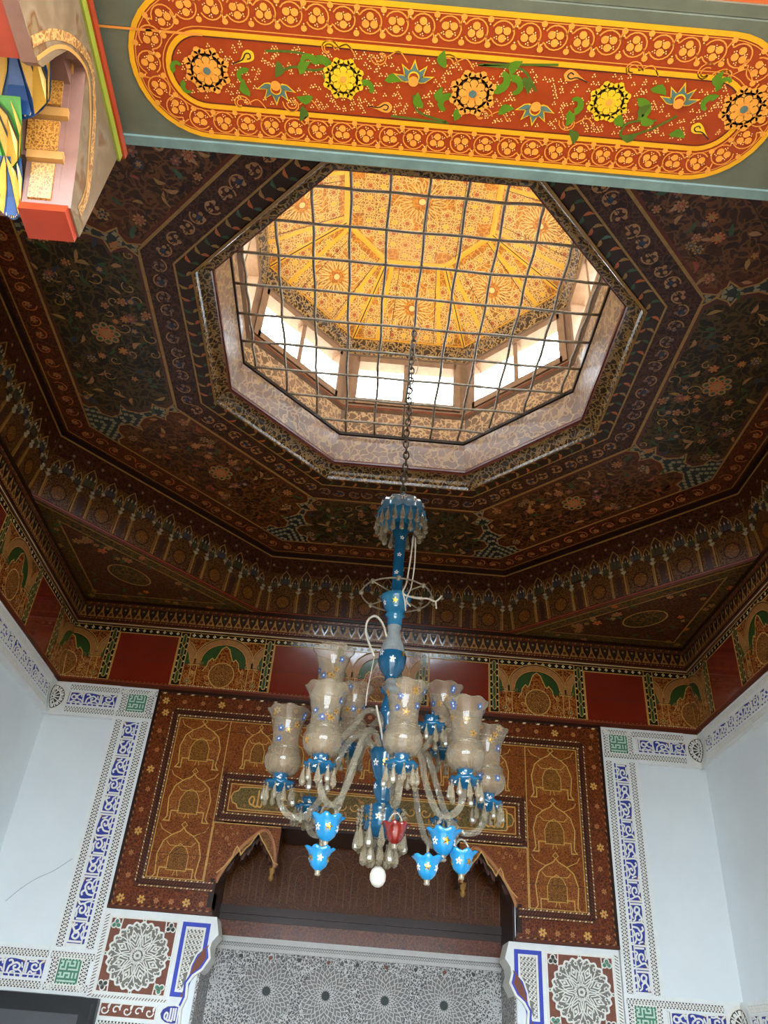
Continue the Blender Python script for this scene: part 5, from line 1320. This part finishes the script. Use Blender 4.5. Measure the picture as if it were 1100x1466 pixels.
def lotus(x, y, s, sg):
    for a, l, w in ((0, 1.0, .42), (.62, .95, .36), (-.62, .95, .36), (1.2, .95, .32), (-1.2, .95, .32)):
        P = []
        for t, k in ((.18, .0), (.30, .75), (.55, 1), (.8, .5), (1.08, 0), (.8, -.5), (.55, -1), (.30, -.75)):
            r_, c = t * l * s, k * w * s / 2; P.append((x + (r_ * math.sin(a) + c * math.cos(a)), y + sg * (r_ * math.cos(a) - c * math.sin(a))))
        q.poly(P, 'lin_yel2', .0022); ctr = (sum(p_[0] for p_ in P) / 8, sum(p_[1] for p_ in P) / 8)
        q.poly([(ctr[0] + (p_[0] - ctr[0]) * .72, ctr[1] + (p_[1] - ctr[1]) * .72) for p_ in P], 'lin_slate', .0027)
    q.disc(x, y + sg * s * .30, s * .36, 'lin_slate', .0030, 12); q.disc(x, y + sg * s * .28, s * .27, 'lin_yel2', .0034, 12); q.disc(x, y + sg * s * .26, s * .22, 'lin_red', .0038, 12); q.disc(x, y + sg * s * .10, s * .24, 'lin_or', .0042, 12)
for (u, v, sg) in ((395, 118, -1), (592, 118, 1), (768, 148, -1), (970, 150, 1)):
    x, y = pv(u, v); lotus(x, y, .036, sg); big.append((x, y + sg * .01, .033))
def bud(x, y, s, a, m):
    def T(px, py): return (x + s * (px * math.cos(a) - py * math.sin(a)), y + s * (px * math.sin(a) + py * math.cos(a)))
    body = smooth([(-1.3, .25), (-.5, .12), (.1, .42), (.55, .40), (.8, 0), (.5, -.42), (.0, -.36), (-.5, -.1), (-1.3, .25)], 4)
    q.poly([T(*b_) for b_ in body[:-1]], m, .0026)
    q.stroke([T(*b_) for b_ in smooth([(-1.2, .22), (-.3, .05), (.2, .25), (.48, .08), (.32, -.2), (.05, -.12)], 4)], s * .10, 'black', .0030)
for (u, v, a, m) in ((352, 82, PI - 2.5, 'lin_yel2'), (548, 153, .15, 'lin_or'), (822, 108, 3.0, 'lin_or'), (1002, 185, 2.7, 'lin_yel2')):
    x, y = pv(u, v); bud(x, y, .021, a, m); big.append((x, y, .022))
def far(x, y, r): return all(math.hypot(x - a, y - b_) > r + c for a, b_, c in big)
# stems, curled leaves, scroll lines, dots
for (P, w) in (([(395, 105), (420, 95), (450, 100), (470, 92), (430, 75), (380, 72)], .004), ([(592, 135), (600, 160), (640, 175), (560, 165)], .004), ([(768, 130), (750, 100), (720, 95), (690, 92), (800, 92)], .004), ([(970, 165), (930, 185), (890, 195), (900, 175), (940, 172)], .004)):
    q.stroke(smooth([pv(*a) for a in P], 5), w, 'lin_green2', .0018)
for (u, v, r, a, sg) in ((440, 90, .016, 0, 1), (462, 100, .020, 2, -1), (350, 110, .014, 1, 1), (525, 128, .017, 3, -1), (640, 150, .018, 1, 1), (715, 112, .022, 4, 1), (735, 125, .018, 2, -1), (822, 148, .016, 5, 1), (915, 160, .02, 2, -1), (1015, 150, .016, 1, 1), (1040, 120, .014, 4, -1), (270, 125, .012, 2, 1), (255, 95, .012, 4, -1)):
    x, y = pv(u, v); r *= 1.3
    P = [(x + r * (1 - .75 * i / 12) * math.cos(a + sg * 5.2 * i / 12), y + r * (1 - .75 * i / 12) * math.sin(a + sg * 5.2 * i / 12)) for i in range(13)]
    r *= 1.0
    L_ = [(px + (x - px) * .62, py + (y - py) * .58) for px, py in P]
    q.poly(P[:9] + L_[:9][::-1], 'lin_green', .0019)
for i in range(150):
    x, y = rand_in()
    if far(x, y, .012): q.leaf(x, y, rnd.uniform(0, 6.28), .030, .020, 'lin_green' if i % 4 else 'lin_green2', .0020); big.append((x, y, .010))
for (u, v, a) in ((345, 148, 0), (420, 148, 3), (545, 80, 3), (640, 90, 0), (690, 165, 0), (815, 175, 3), (905, 100, 0), (1040, 105, 3), (470, 70, 0), (1010, 105, 1)):
    x, y = pv(u, v)
    for r_ in (.011, .018): q.spiral(x, y, r_, a, .85, .0018, 'lin_or2', .0016, 12)
    q.stroke(smooth([(x + .011, y), (x + .03, y + .010), (x + .045, y - .006)], 5), .0018, 'lin_or2', .0016)
for i in range(700):
    x, y = rand_in()
    if far(x, y, -.004):
        for m_ in ((0, 0), (.0042, .001), (.002, .0042)): q.disc(x + m_[0], y + m_[1], .00135, 'lin_dot', .0016, 5)
        big.append((x, y, .008))
q.build('painted_flowers', lt)
q = ld(); q.stroke([(LX0, .1965), (-.45, .1965)], .004, 'lin_or2', .002); q.build('joint_line', lt)

# the next beam towards the courtyard
lt2 = empty('outer_beam', (0, .540, Z(ZL + .012))); tag(lt2, 'orange painted outer beam beside the lintel on the courtyard side', 'beam')
q = ld(); q.slab(LX0 - .3, LX1 + .3, -.008, .010, 'lin_grey', -.06, .006); q.build('edge_strip', lt2)
q = ld(); q.slab(LX0 - .3, LX1 + .3, .010, .24, 'lin_or3', -.06, 0); bd = q.build('board', lt2)
q = ld(); q.stroke([(LX0, .022), (LX1 + .2, .022)], .005, 'lin_yel', .001)
for i in range(40):
    x = LX0 + .05 + i * .034
    if i % 3 == 0: q.bigflower(x, .07, .026, 'lin_yel2', 'lin_yel2', 'black', 'lin_yel2', 'lin_or', .001)
    else: q.leaf(x, .045 + .02 * (i % 2), i, .05, .022, 'lin_green' if i % 2 else 'lin_green2', .001)
    q.spiral(x, .12, .03, i, .9, .004, 'lin_yel2', .001)
q.build('painted_flowers', lt2)

# ================================================================== CARVED CORBELS
class Surf(Deco):
    """draws on a curved patch: f(s, t) -> point, lifted along a given normal"""
    def __init__(s, f, nrm): super().__init__(); s.fn = f; s.nr = Vector(nrm)
    def pt(s, x, y, h): return tuple(s.fn(x, y) + s.nr * h)
def corbel(name, sg, xp, label):
    """sg=-1: plate at X = xp facing +X, carving runs towards -X (local x grows away from the opening)"""
    t = empty(name, (xp, 0, EYE)); tag(t, label, 'corbel', 'carved corbels under the lintel')
    def Pm(x, y, z): return (sg * x, y, z)          # x >= 0 into the jamb
    PL = [(.40, 1.335), (.842, 1.335), (.840, 1.262), (.836, 1.066), (.783, 1.066), (.743, 1.140), (.704, 1.200), (.664, 1.260), (.650, 1.256), (.642, 1.240), (.628, 1.238), (.612, 1.205), (.600, 1.160), (.590, 1.112), (.578, 1.098), (.40, 1.098)]
    b = MB(); n = len(PL)
    b.add([Pm(0, y, z) for y, z in PL], [list(range(n))], 'cb_marble'); b.add([Pm(.022, y, z) for y, z in PL], [list(range(n))[::-1]], 'cb_marble')
    b.add([Pm(0, y, z) for y, z in PL] + [Pm(.022, y, z) for y, z in PL], [(i, (i + 1) % n, n + (i + 1) % n, n + i) for i in range(n)], 'cb_pink'); b.build('side_plate', t)
    q = Deco((0, 0, 0), (0, 1, 0), (0, 0, 1)) if sg < 0 else Deco((0, 0, 0), (0, -1, 0), (0, 0, 1))
    fy = (lambda y: y) if sg < 0 else (lambda y: -y)
    q.slab(*sorted((fy(.40), fy(.852))), 1.316, 1.333, 'cb_red', 0, .008); q.build('red_fillet', t)
    q = Deco((0, 0, 0), (0, 1, 0), (0, 0, 1)) if sg < 0 else Deco((0, 0, 0), (0, -1, 0), (0, 0, 1))
    q.slab(*sorted((fy(.40), fy(.846))), 1.298, 1.316, 'cb_olive', 0, .004); q.build('olive_fillet', t)
    # painted arch lines on the plate
    q = Deco((0, 0, 0), (0, 1, 0), (0, 0, 1)) if sg < 0 else Deco((0, 0, 0), (0, -1, 0), (0, 0, 1))
    for r_, m, w in ((.012, 'cb_ochre', .006), (.034, 'cb_brown', .014)):
        P = smooth([(fy(.585 - r_), 1.10), (fy(.600 - r_ * .8), 1.17), (fy(.625 - r_ * .3), 1.215 + r_ * .7), (fy(.670), 1.246 + r_), (fy(.715 + r_ * .3), 1.225 + r_ * .8), (fy(.748 + r_ * .5), 1.19 + r_ * .4), (fy(.790 + r_ * .4), 1.14), (fy(.795 + r_ * .4), 1.09)], 5)
        q.stroke(P, w, m, .0008)
    q.build('painted_arch', t)
    # three stepped tiers of the hanging foot, each with a gilt panel
    tiers = ((.022, .078, .782, 1.068, 1.140), (.022, .092, .745, 1.138, 1.200), (.022, .110, .703, 1.198, 1.262))
    for (x0, x1, yf, z0, z1) in tiers:
        yu = yf - .040; xs = sorted((sg * x0, sg * x1))       # front leans out towards the courtyard as it rises
        def wedge(xa, xb, off, za, zb, m, back=.834):
            ya, yb = yf + (yu - yf) * (za - z0) / (z1 - z0) - off, yf + (yu - yf) * (zb - z0) / (z1 - z0) - off
            w_ = MB(); w_.add([(xa, ya, za), (xb, ya, za), (xb, back, za), (xa, back, za), (xa, yb, zb), (xb, yb, zb), (xb, back, zb), (xa, back, zb)], [(0, 3, 2, 1), (4, 5, 6, 7), (0, 1, 5, 4), (1, 2, 6, 5), (2, 3, 7, 6), (3, 0, 4, 7)], m); return w_
        ti = wedge(xs[0], xs[1], 0, z0, z1, 'cb_pink').build('tier', t)
        wedge(xs[0] + .001, xs[1] + .003, .008, z1 - .012, z1 - .001, 'cb_ochre').build('lip', ti)
        wedge(xs[0] + .010, xs[1] - .010, .004, z0 + .006, z1 - .016, 'cb_gold').build('gilt_panel', ti)
    b = MB(); xs = sorted((sg * .004, sg * .078)); b.box(xs[0], xs[1], .780, .836, 1.052, 1.068, 'cb_red'); b.build('red_tip', t)
    # red board end nearer the courtyard
    b = MB(); xs = sorted((sg * .022, sg * .30)); b.box(xs[0], xs[1], .40, .575, 1.10, 1.335, 'cb_red'); b.build('red_block', t)
    # hollow cells painted with pointed leaves
    cells = []
    for (xa, xb, y0, z0, y1, z1, mb, ml) in ((.03, .145, .668, 1.165, .585, 1.235, 'cb_blue', 'cb_yel'), (.145, .26, .668, 1.165, .585, 1.235, 'cb_green', 'cb_yel'),
                                             (.075, .175, .730, 1.105, .668, 1.168, 'cb_green', 'cb_yel'), (.175, .28, .730, 1.105, .668, 1.168, 'cb_blue', 'cb_yel'),
                                             (.078, .125, .782, 1.070, .735, 1.115, 'cb_blue', 'cb_yel')):
        def f(s_, t_, xa=xa, xb=xb, y0=y0, z0=z0, y1=y1, z1=z1):
            dep = .035 * (1 - s_ * s_); t_ = min(1.0, max(0.0, t_))
            return Vector((sg * (xa + (xb - xa) * (s_ + 1) / 2), y0 + (y1 - y0) * (t_ ** 1.6) + dep * (1 - t_), z0 + (z1 - z0) * t_))
        q = Surf(f, (0, -.8, -.6))
        for i in range(8):
            for j in range(5):
                s0, s1, t0, t1 = -1 + i / 4, -1 + (i + 1) / 4, j / 5, (j + 1) / 5
                q.add([q.pt(s0, t0, 0), q.pt(s1, t0, 0), q.pt(s1, t1, 0), q.pt(s0, t1, 0)], [(0, 1, 2, 3)], mb)
        for k_ in (-1, 1):                            # two curved leaves meeting over a coloured triangle, a slim leaf outside
            L1_ = [(-.50, 0), (-.92, 0), (-.86, .40), (-.55, .78), (-.06, 1.0), (-.02, .90), (-.22, .55), (-.42, .25)]
            q.poly([(k_ * a, c) for a, c in L1_], ml, .0035)
            q.stroke([(k_ * a, c) for a, c in ((-.70, .04), (-.62, .42), (-.30, .80))], .05, 'black', .0045)
            q.poly([(k_ * a, c) for a, c in ((-1, .05), (-.95, .02), (-.92, .5), (-.7, .95), (-.85, .8), (-1, .6))], ml, .0030)
            q.stroke([(k_ * a, c) for a, c in ((-.94, 0), (-.88, .42), (-.57, .80), (-.10, 1.0))], .045, 'black', .0042)
        q.poly([(-.40, .02), (.40, .02), (.22, .42), (.02, .80), (-.02, .80), (-.22, .42)], mb, .0036)
        for i in range(11): q.disc(-.35 + i * .07, .06 + .06 * (i % 2), .04, 'cb_red' if i % 2 else 'cream', .0048, 6)
        q.build('leaf_cell', t)
    for (xa, xb, ya, yb, za, zb, m) in ((.10, .30, .70, .834, 1.16, 1.335, 'cb_pink'), (.022, .30, .575, .70, 1.236, 1.335, 'cb_pink'), (.13, .30, .725, .834, 1.10, 1.16, 'cb_pink')):
        b = MB(); xs = sorted((sg * xa, sg * xb)); b.box(xs[0], xs[1], ya, yb, za, zb, m); b.build('core_block', t)
    return t
corbel('corbel', -1, -.620, 'carved corbel with yellow leaf cells and a marbled side plate, hanging from the lintel')
corbel('corbel', 1, .595, 'carved corbel with yellow leaf cells at the jamb across the doorway from the first')
# ================================================================== CHANDELIER
ch = empty('chandelier', (0, YC, EYE)); tag(ch, 'old glass chandelier with blue opaline stem, engraved glass shades and crystal drops on a chain', 'chandelier')
def part(b, name, parent, loc=None, rz=None):
    o = b.build(name, parent)
    if loc: o.location = loc
    if rz is not None: o.rotation_euler = (0, 0, rz)
    return o
def inst(me, name, parent, loc, rz=0.0, rx=0.0, sc=1.0):
    o = link(name, me, parent); o.location = loc; o.rotation_euler = (rx, 0, rz); o.scale = (sc, sc, sc); return o
# crystal drop: small bead on a faceted pear, hanging from its origin
b = MB(); b.lathe([(.001, 0), (.0042, -.004), (.001, -.009)], 'ch_drop', 6, smooth=False)
b.lathe([(.0012, -.009), (.0045, -.018), (.0085, -.036), (.0108, -.048), (.0090, -.057), (.001, -.063)], 'ch_drop', 6, smooth=False); ME_DROP = b.mesh('drop')
b = MB(); b.lathe([(.001, .006), (.006, 0), (.001, -.006)], 'ch_drop', 6, smooth=False); ME_BEAD = b.mesh('bead')
def petal_flower(b, f, r, m, mc, n=5):
    """small enamel flower on a surface; f(a, c) -> point"""
    P = []
    for i in range(n * 3):
        a = 2 * PI * i / (n * 3); k = (1, .85, .42)[i % 3]; P.append(f(r * k * math.cos(a), r * k * math.sin(a)))
    b.add(P, [list(range(len(P)))], m); b.add([f(r * .25 * math.cos(k * PI / 3), r * .25 * math.sin(k * PI / 3), .0006) for k in range(6)], [list(range(6))], mc)
def on_lathe(rad, ang, z):
    """patch on a surface of revolution (radius function of z)"""
    def f(a, c, lift=0.0):
        zz = z + c; r = rad(zz) + .0016 + lift; an = ang + a / max(.01, r); return (r * math.cos(an), r * math.sin(an), zz)
    return f
SH = [(.026, 0), (.044, .006), (.060, .024), (.067, .046), (.065, .066), (.055, .082), (.053, .086), (.057, .091), (.053, .097), (.049, .104), (.0475, .125), (.049, .150), (.054, .178), (.062, .204), (.072, .226), (.078, .234)]
def sh_r(z):
    for (r0, z0), (r1, z1) in zip(SH, SH[1:]):
        if z0 <= z <= z1: return r0 + (r1 - r0) * (z - z0) / max(1e-6, z1 - z0)
    return SH[-1][0] if z > 0 else SH[0][0]
def shade_mesh(seed):
    r = random.Random(seed); b = MB(); n = 32
    def wv(i, a):
        k = max(0, (i - 12) / 3); return (1 + .022 * k * math.cos(8 * a), .003 * k * math.cos(8 * a))
    b.lathe(SH, 'ch_shade', n, wave=wv)
    top = [((SH[-1][0]) * (1 + .022 * math.cos(8 * a)) * math.cos(a), SH[-1][0] * (1 + .022 * math.cos(8 * a)) * math.sin(a), SH[-1][1] + .003 * math.cos(8 * a)) for a in [2 * PI * i / 48 for i in range(49)]]
    b.tube(top, .0018, 'ch_drop', 5, caps=False)
    for z in (.084, .0905): b.tube([((sh_r(z) + .001) * math.cos(a), (sh_r(z) + .001) * math.sin(a), z) for a in [2 * PI * i / 28 for i in range(29)]], .0016, 'ch_drop', 5, caps=False)
    for i in range(17):
        z = r.choice((.045, .12, .15, .18, .205)) + r.uniform(-.01, .01); a = i * 2.399 + r.uniform(-.2, .2)
        petal_flower(b, on_lathe(sh_r, a, z), r.uniform(.011, .016), 'ch_fblue' if i % 2 else 'ch_fbrown', 'ch_white' if i % 2 else 'ch_gold')
    return b.mesh('shade')
ME_SH = [shade_mesh(i) for i in range(3)]
# blue cup and scalloped drip pan
b = MB(); b.lathe([(.010, -.012), (.018, -.006), (.022, .006), (.024, .02), (.030, .034), (.026, .034), (.018, .02), (.010, .0)], 'ch_blue', 16, wave=lambda i, a: (1 + .10 * math.cos(8 * a), .003 * math.cos(8 * a)) if i in (4, 5) else (1, 0))
for k in range(5): petal_flower(b, on_lathe(lambda z: .0225 + max(0, z - .005) * .15, k * 1.26, .012), .009, 'ch_white', 'ch_gold')
ME_CUP = b.mesh('cup')
b = MB(); b.lathe([(.008, .004), (.030, .002), (.046, .008), (.055, .014), (.050, .004), (.030, -.008), (.014, -.014), (.008, -.020)], 'ch_blue', 24, wave=lambda i, a: (1 + .07 * math.cos(10 * a), .003 * math.cos(10 * a)) if i in (2, 3, 4) else (1, 0))
for k in range(6): petal_flower(b, on_lathe(lambda z: .041, k * 1.05 + .3, -.001), .009, 'ch_white', 'ch_gold')
ME_PAN = b.mesh('drip_pan')
def arm(ang, pts, seat_r, seat_z, shade, idx, lift=0):
    a = math.radians(ang)
    b = MB(); P = smooth([(p[0], p[1]) for p in pts], 6); b.tube([(x, 0, z) for x, z in P], .0105, 'ch_glass', 10, flute=.14, twist=.22)
    o = part(b, 'arm', ch, rz=a)
    inst(ME_PAN, 'drip_pan', o, (seat_r, 0, seat_z - .030)); inst(ME_CUP, 'cup', o, (seat_r, 0, seat_z - .018))
    for k in range(10):
        t = 2 * PI * k / 10; inst(ME_DROP, 'drop', o, (seat_r + .052 * math.cos(t), .052 * math.sin(t), seat_z - .026), t, 0, 1.05 if k % 2 else .92)
    if shade is not None: s = inst(ME_SH[idx % 3], 'shade', o, (seat_r, 0, seat_z + .010), idx * .7)
    return o
LOW = [(.035, .905), (.045, .955), (.085, .992), (.135, .975), (.175, .885), (.215, .765), (.27, .690), (.33, .690), (.362, .735), (.37, .790)]
for i, (ang, sh) in enumerate(((-173, 1), (-127, 1), (-84, 1), (-46, 1), (-2, 1), (48, None), (93, None), (138, None))): arm(ang, LOW, .37, .808, sh, i)
UPR = [(.022, 1.020), (.035, 1.065), (.070, 1.085), (.110, 1.065), (.145, 1.010), (.185, .960), (.225, .935), (.252, .965), (.26, 1.005)]
for i, (ang, sh) in enumerate(((-150, 1), (122, 1), (32, 1), (-42, None))): arm(ang, UPR if sh else [(r_ * .78, z_) for r_, z_ in UPR], .26 if sh else .203, 1.026, sh, i + 1)
# chain of links, with a thin wire beside it
b = MB()
def link_ring(b, rot):
    P = [(.012 * math.cos(t), 0, .023 * math.sin(t)) for t in [2 * PI * k / 14 for k in range(15)]]
    b.tube(P if not rot else [(0, x, z) for x, _, z in P], .0042, 'chain_iron', 6, caps=False)
b1, b2 = MB(), MB(); link_ring(b1, False); link_ring(b2, True); L1, L2 = b1.mesh('chain_link'), b2.mesh('chain_link')
b = MB(); b.tube([(0, -.012, 3.245), (0, -.02, 3.262), (0, 0, 3.275), (0, .02, 3.262), (0, .012, 3.24), (0, 0, 3.215)], .004, 'iron', 6); chain = part(b, 'chain', ch)
n = 33; zt_, zb_ = 3.20, 2.105
for i in range(n): inst(L1 if i % 2 else L2, 'chain_link', chain, (.003 * math.sin(i * .8), 0, zt_ + (zb_ - zt_) * i / (n - 1)))
b = MB(); b.tube([(.02 + .014 * math.sin(k * 1.1), -.01, 3.24 - k * .045) for k in range(13)] + [(.01, 0, 2.64), (.003, .002, 2.55)], .0022, 'iron', 5); part(b, 'wire', chain)
# canopy crown with two rows of drops
b = MB(); b.lathe([(.004, 2.10), (.020, 2.095), (.050, 2.085), (.086, 2.060), (.100, 2.030), (.104, 1.998), (.112, 1.985), (.098, 1.992), (.060, 2.02), (.030, 2.0), (.030, 1.95)], 'ch_blue_l', 32, wave=lambda i, a: (1 + .05 * math.cos(12 * a), .004 * math.cos(12 * a)) if 3 <= i <= 7 else (1, 0))
def can_r(z): return .103
for k in range(12): petal_flower(b, on_lathe(can_r, k * PI / 6, 2.03), .014, 'ch_white', 'ch_gold')
cn = part(b, 'canopy', ch)
for k in range(20): t = 2 * PI * k / 20; inst(ME_DROP, 'drop', cn, (.108 * math.cos(t), .108 * math.sin(t), 1.985), t, 0, 1.15)
for k in range(14): t = 2 * PI * (k + .5) / 14; inst(ME_BEAD, 'bead', cn, (.085 * math.cos(t), .085 * math.sin(t), 1.975), t); inst(ME_DROP, 'drop', cn, (.085 * math.cos(t), .085 * math.sin(t), 1.945), t, 0, 1.15)
# stem
ST = [(.030, 1.950), (.038, 1.925, 'ch_blue'), (.034, 1.905, 'ch_blue'), (.024, 1.880), (.023, 1.62), (.026, 1.60)]
b = MB(); b.lathe(ST, 'ch_blue', 20)
for i in range(9): petal_flower(b, on_lathe(lambda z: .0235, i * 2.2, 1.64 + i * .029), .011, 'ch_white', 'ch_gold')
part(b, 'stem_tube', ch)
b = MB(); b.lathe([(.026, 1.60), (.060, 1.592), (.066, 1.585), (.058, 1.572), (.044, 1.535), (.034, 1.515), (.040, 1.505), (.030, 1.495), (.030, 1.455)], 'ch_blue_l', 24)
for k in range(6): petal_flower(b, on_lathe(lambda z: .038 + (z - 1.525) * .42, k * 1.05 + .4, 1.552), .012, 'ch_white' if k % 2 else 'ch_gold', 'ch_gold')
part(b, 'stem_cup', ch)
b = MB(); b.lathe([(.028, 1.456, 'ch_dust'), (.024, 1.43, 'ch_dust'), (.030, 1.405, 'ch_dust'), (.044, 1.37, 'ch_dust'), (.053, 1.335, 'ch_blue'), (.055, 1.305, 'ch_blue'), (.048, 1.275, 'ch_blue'), (.030, 1.245, 'ch_blue'), (.020, 1.232, 'ch_blue'), (.026, 1.225), (.020, 1.215), (.024, 1.20), (.040, 1.192), (.036, 1.175), (.018, 1.165)], 'ch_blue', 24)
def va(z): return .054 - max(0, 1.30 - z) * .3
for k in range(7): petal_flower(b, on_lathe(va, k * .9 + .2, 1.325 - .03 * (k % 2)), .014, 'ch_white' if k % 3 else 'ch_gold', 'ch_gold')
part(b, 'stem_vase', ch)
b = MB(); b.lathe([(.018, 1.165), (.022, 1.155), (.028, 1.13), (.034, 1.10), (.028, 1.07), (.018, 1.05), (.018, 1.03), (.028, 1.02), (.032, .99), (.024, .965), (.020, .94)], 'ch_blue', 20)
for k in range(6): petal_flower(b, on_lathe(lambda z: .031, k * 1.05, 1.10), .010, 'ch_white', 'ch_gold')
part(b, 'stem_baluster', ch)
b = MB(); b.lathe([(.020, .945), (.050, .952), (.060, .945), (.056, .925), (.048, .885), (.036, .850), (.030, .840), (.038, .830), (.036, .80), (.026, .775), (.020, .765), (.034, .757), (.024, .748), (.018, .735)], 'ch_blue', 24, wave=lambda i, a: (1 + .05 * math.cos(8 * a), .003 * math.cos(8 * a)) if i in (1, 2) else (1, 0))
for k in range(8): petal_flower(b, on_lathe(lambda z: .040 + (z - .86) * .26, k * .785, .895), .014, 'ch_white' if k % 2 else 'ch_gold', 'ch_gold')
for k in range(5): petal_flower(b, on_lathe(lambda z: .037, k * 1.25, .815), .011, 'ch_white', 'ch_gold')
part(b, 'stem_bowl', ch)
b = MB(); b.lathe([(.018, .738), (.040, .735), (.062, .745), (.072, .740), (.064, .725), (.058, .700), (.062, .672), (.050, .668), (.044, .650), (.010, .645)], 'ch_blue', 24, wave=lambda i, a: (1 + .06 * math.cos(10 * a), .003 * math.cos(10 * a)) if i in (2, 3) else (1, 0))
for k in range(7): petal_flower(b, on_lathe(lambda z: .060, k * .9, .705), .014, 'ch_white' if k % 2 else 'ch_gold', 'ch_gold')
bt = part(b, 'bottom_dish', ch)
for k in range(12):
    t = 2 * PI * k / 12
    for j in range(4): inst(ME_BEAD, 'bead', bt, (.082 * math.cos(t), .082 * math.sin(t), .735 - j * .014), t, 0, 1.3)
    inst(ME_DROP, 'drop', bt, (.082 * math.cos(t), .082 * math.sin(t), .682), t, 0, 1.35)
for k in range(10): t = 2 * PI * (k + .5) / 10; inst(ME_DROP, 'drop', bt, (.056 * math.cos(t), .056 * math.sin(t), .640), t, 0, 1.35)
for k in range(6): t = 2 * PI * (k + .5) / 6; inst(ME_DROP, 'drop', bt, (.028 * math.cos(t), .028 * math.sin(t), .625), t, 0, 1.2)
b = MB(); b.tube([(0, 0, .65), (0, 0, .55)], .005, 'ch_metal', 6); b.lathe([(.001, .557), (.012, .553), (.022, .543), (.0275, .528), (.0265, .511), (.019, .497), (.009, .490), (.001, .489)], 'ch_ball', 18); part(b, 'bottom_ball', ch)
# iron hoop with spokes round the stem
b = MB(); b.tube([(.145 * math.cos(t), .145 * math.sin(t), 1.60) for t in [2 * PI * k / 36 for k in range(37)]], .0035, 'iron', 6, caps=False)
for k in range(4): t = PI / 4 + k * PI / 2; b.tube([(.02 * math.cos(t), .02 * math.sin(t), 1.602), (.145 * math.cos(t), .145 * math.sin(t), 1.60)], .003, 'iron', 6)
for k in range(8): t = k * PI / 4; b.lathe([(.001, .012), (.009, .006), (.009, -.006), (.001, -.012)], 'iron', 8, (.145 * math.cos(t), .145 * math.sin(t), 1.60))
part(b, 'hoop', ch)
# white cables
def wpt(u, v, y): x, z = on_y(u, v, y); return (x, y - YC, z)
def cable(P, r=.0036, y=YC - .06): 
    pts = smooth3([Vector(wpt(u, v, y)) for u, v in P]); b = MB(); b.tube(pts, r, 'cable', 6); part(b, 'cable', ch)
def smooth3(P, n=5):
    out = []; N = len(P)
    for i in range(N - 1):
        p0, p1, p2, p3 = P[max(0, i - 1)], P[i], P[i + 1], P[min(N - 1, i + 2)]
        for k in range(n):
            t = k / n; out.append(.5 * (2 * p1 + (p2 - p0) * t + (2 * p0 - 5 * p1 + 4 * p2 - p3) * t * t + (3 * p1 - p0 - 3 * p2 + p3) * t ** 3))
    out.append(P[-1]); return out
cable([(592, 768), (588, 800), (582, 835), (577, 848), (586, 854), (605, 856)]); cable([(595, 770), (594, 805), (589, 840), (582, 858), (588, 868)], .003)
cable([(586, 854), (600, 857), (612, 857), (624, 861), (633, 853)]); cable([(624, 861), (625, 871)]); cable([(577, 848), (580, 862), (581, 874)], .003)
cable([(554, 912), (548, 893), (538, 882), (527, 888), (524, 905), (530, 925), (536, 940)], .0045, YC - .08); cable([(536, 940), (531, 965), (526, 990), (524, 1010)], .002, YC - .08)
cable([(539, 1010), (545, 1040), (548, 1060)], .004, YC - .09)
# hanging blossom cups
b = MB(); b.lathe([(.050, .036), (.058, .031), (.046, .020), (.040, .004), (.038, -.012), (.031, -.030), (.018, -.042), (.010, -.047)], 'ch_bell', 32, wave=lambda i, a: (1 + .12 * math.cos(7 * a), .005 * math.cos(7 * a)) if i in (0, 1) else (1, 0))
for k in range(6): petal_flower(b, on_lathe(lambda z: .040 if z > -.01 else .036, k * 1.05, -.006), .014, 'ch_white' if k % 2 else 'ch_gold', 'ch_gold')
ME_BELL = b.mesh('blossom_cup')
b = MB(); b.lathe([(.010, -.046), (.013, -.050), (.009, -.055), (.013, -.060), (.008, -.066), (.001, -.067)], 'ch_drop', 10); ME_KNOB = b.mesh('knob')
b = MB(); b.tube([(-.030, 0, .025), (-.026, 0, .055), (-.012, 0, .076), (.006, 0, .080), (.022, 0, .062), (.029, 0, .025)], .005, 'ch_glass', 8); ME_HAN = b.mesh('handle')
for (u, v, y, sc, m) in ((468, 1184, YC - .18, .95, None), (457, 1228, YC - .16, .82, None), (566, 1192, YC - .30, .74, 'red'), (635, 1204, YC - .20, .95, None), (612, 1241, YC - .24, .82, None), (661, 1233, YC - .18, .84, None)):
    x, z = on_y(u, v, y); me = ME_BELL
    if m:
        me = ME_BELL.copy(); me.materials.clear()
        for mm in ('ch_red', 'ch_white', 'ch_gold'): me.materials.append(M[mm])
    o = inst(me, 'blossom_cup', ch, (x, y - YC, z), u * .1, 0, sc); link('knob', ME_KNOB, o); link('handle', ME_HAN, o)
    if m: o['label'] = 'ruby red blossom cup'
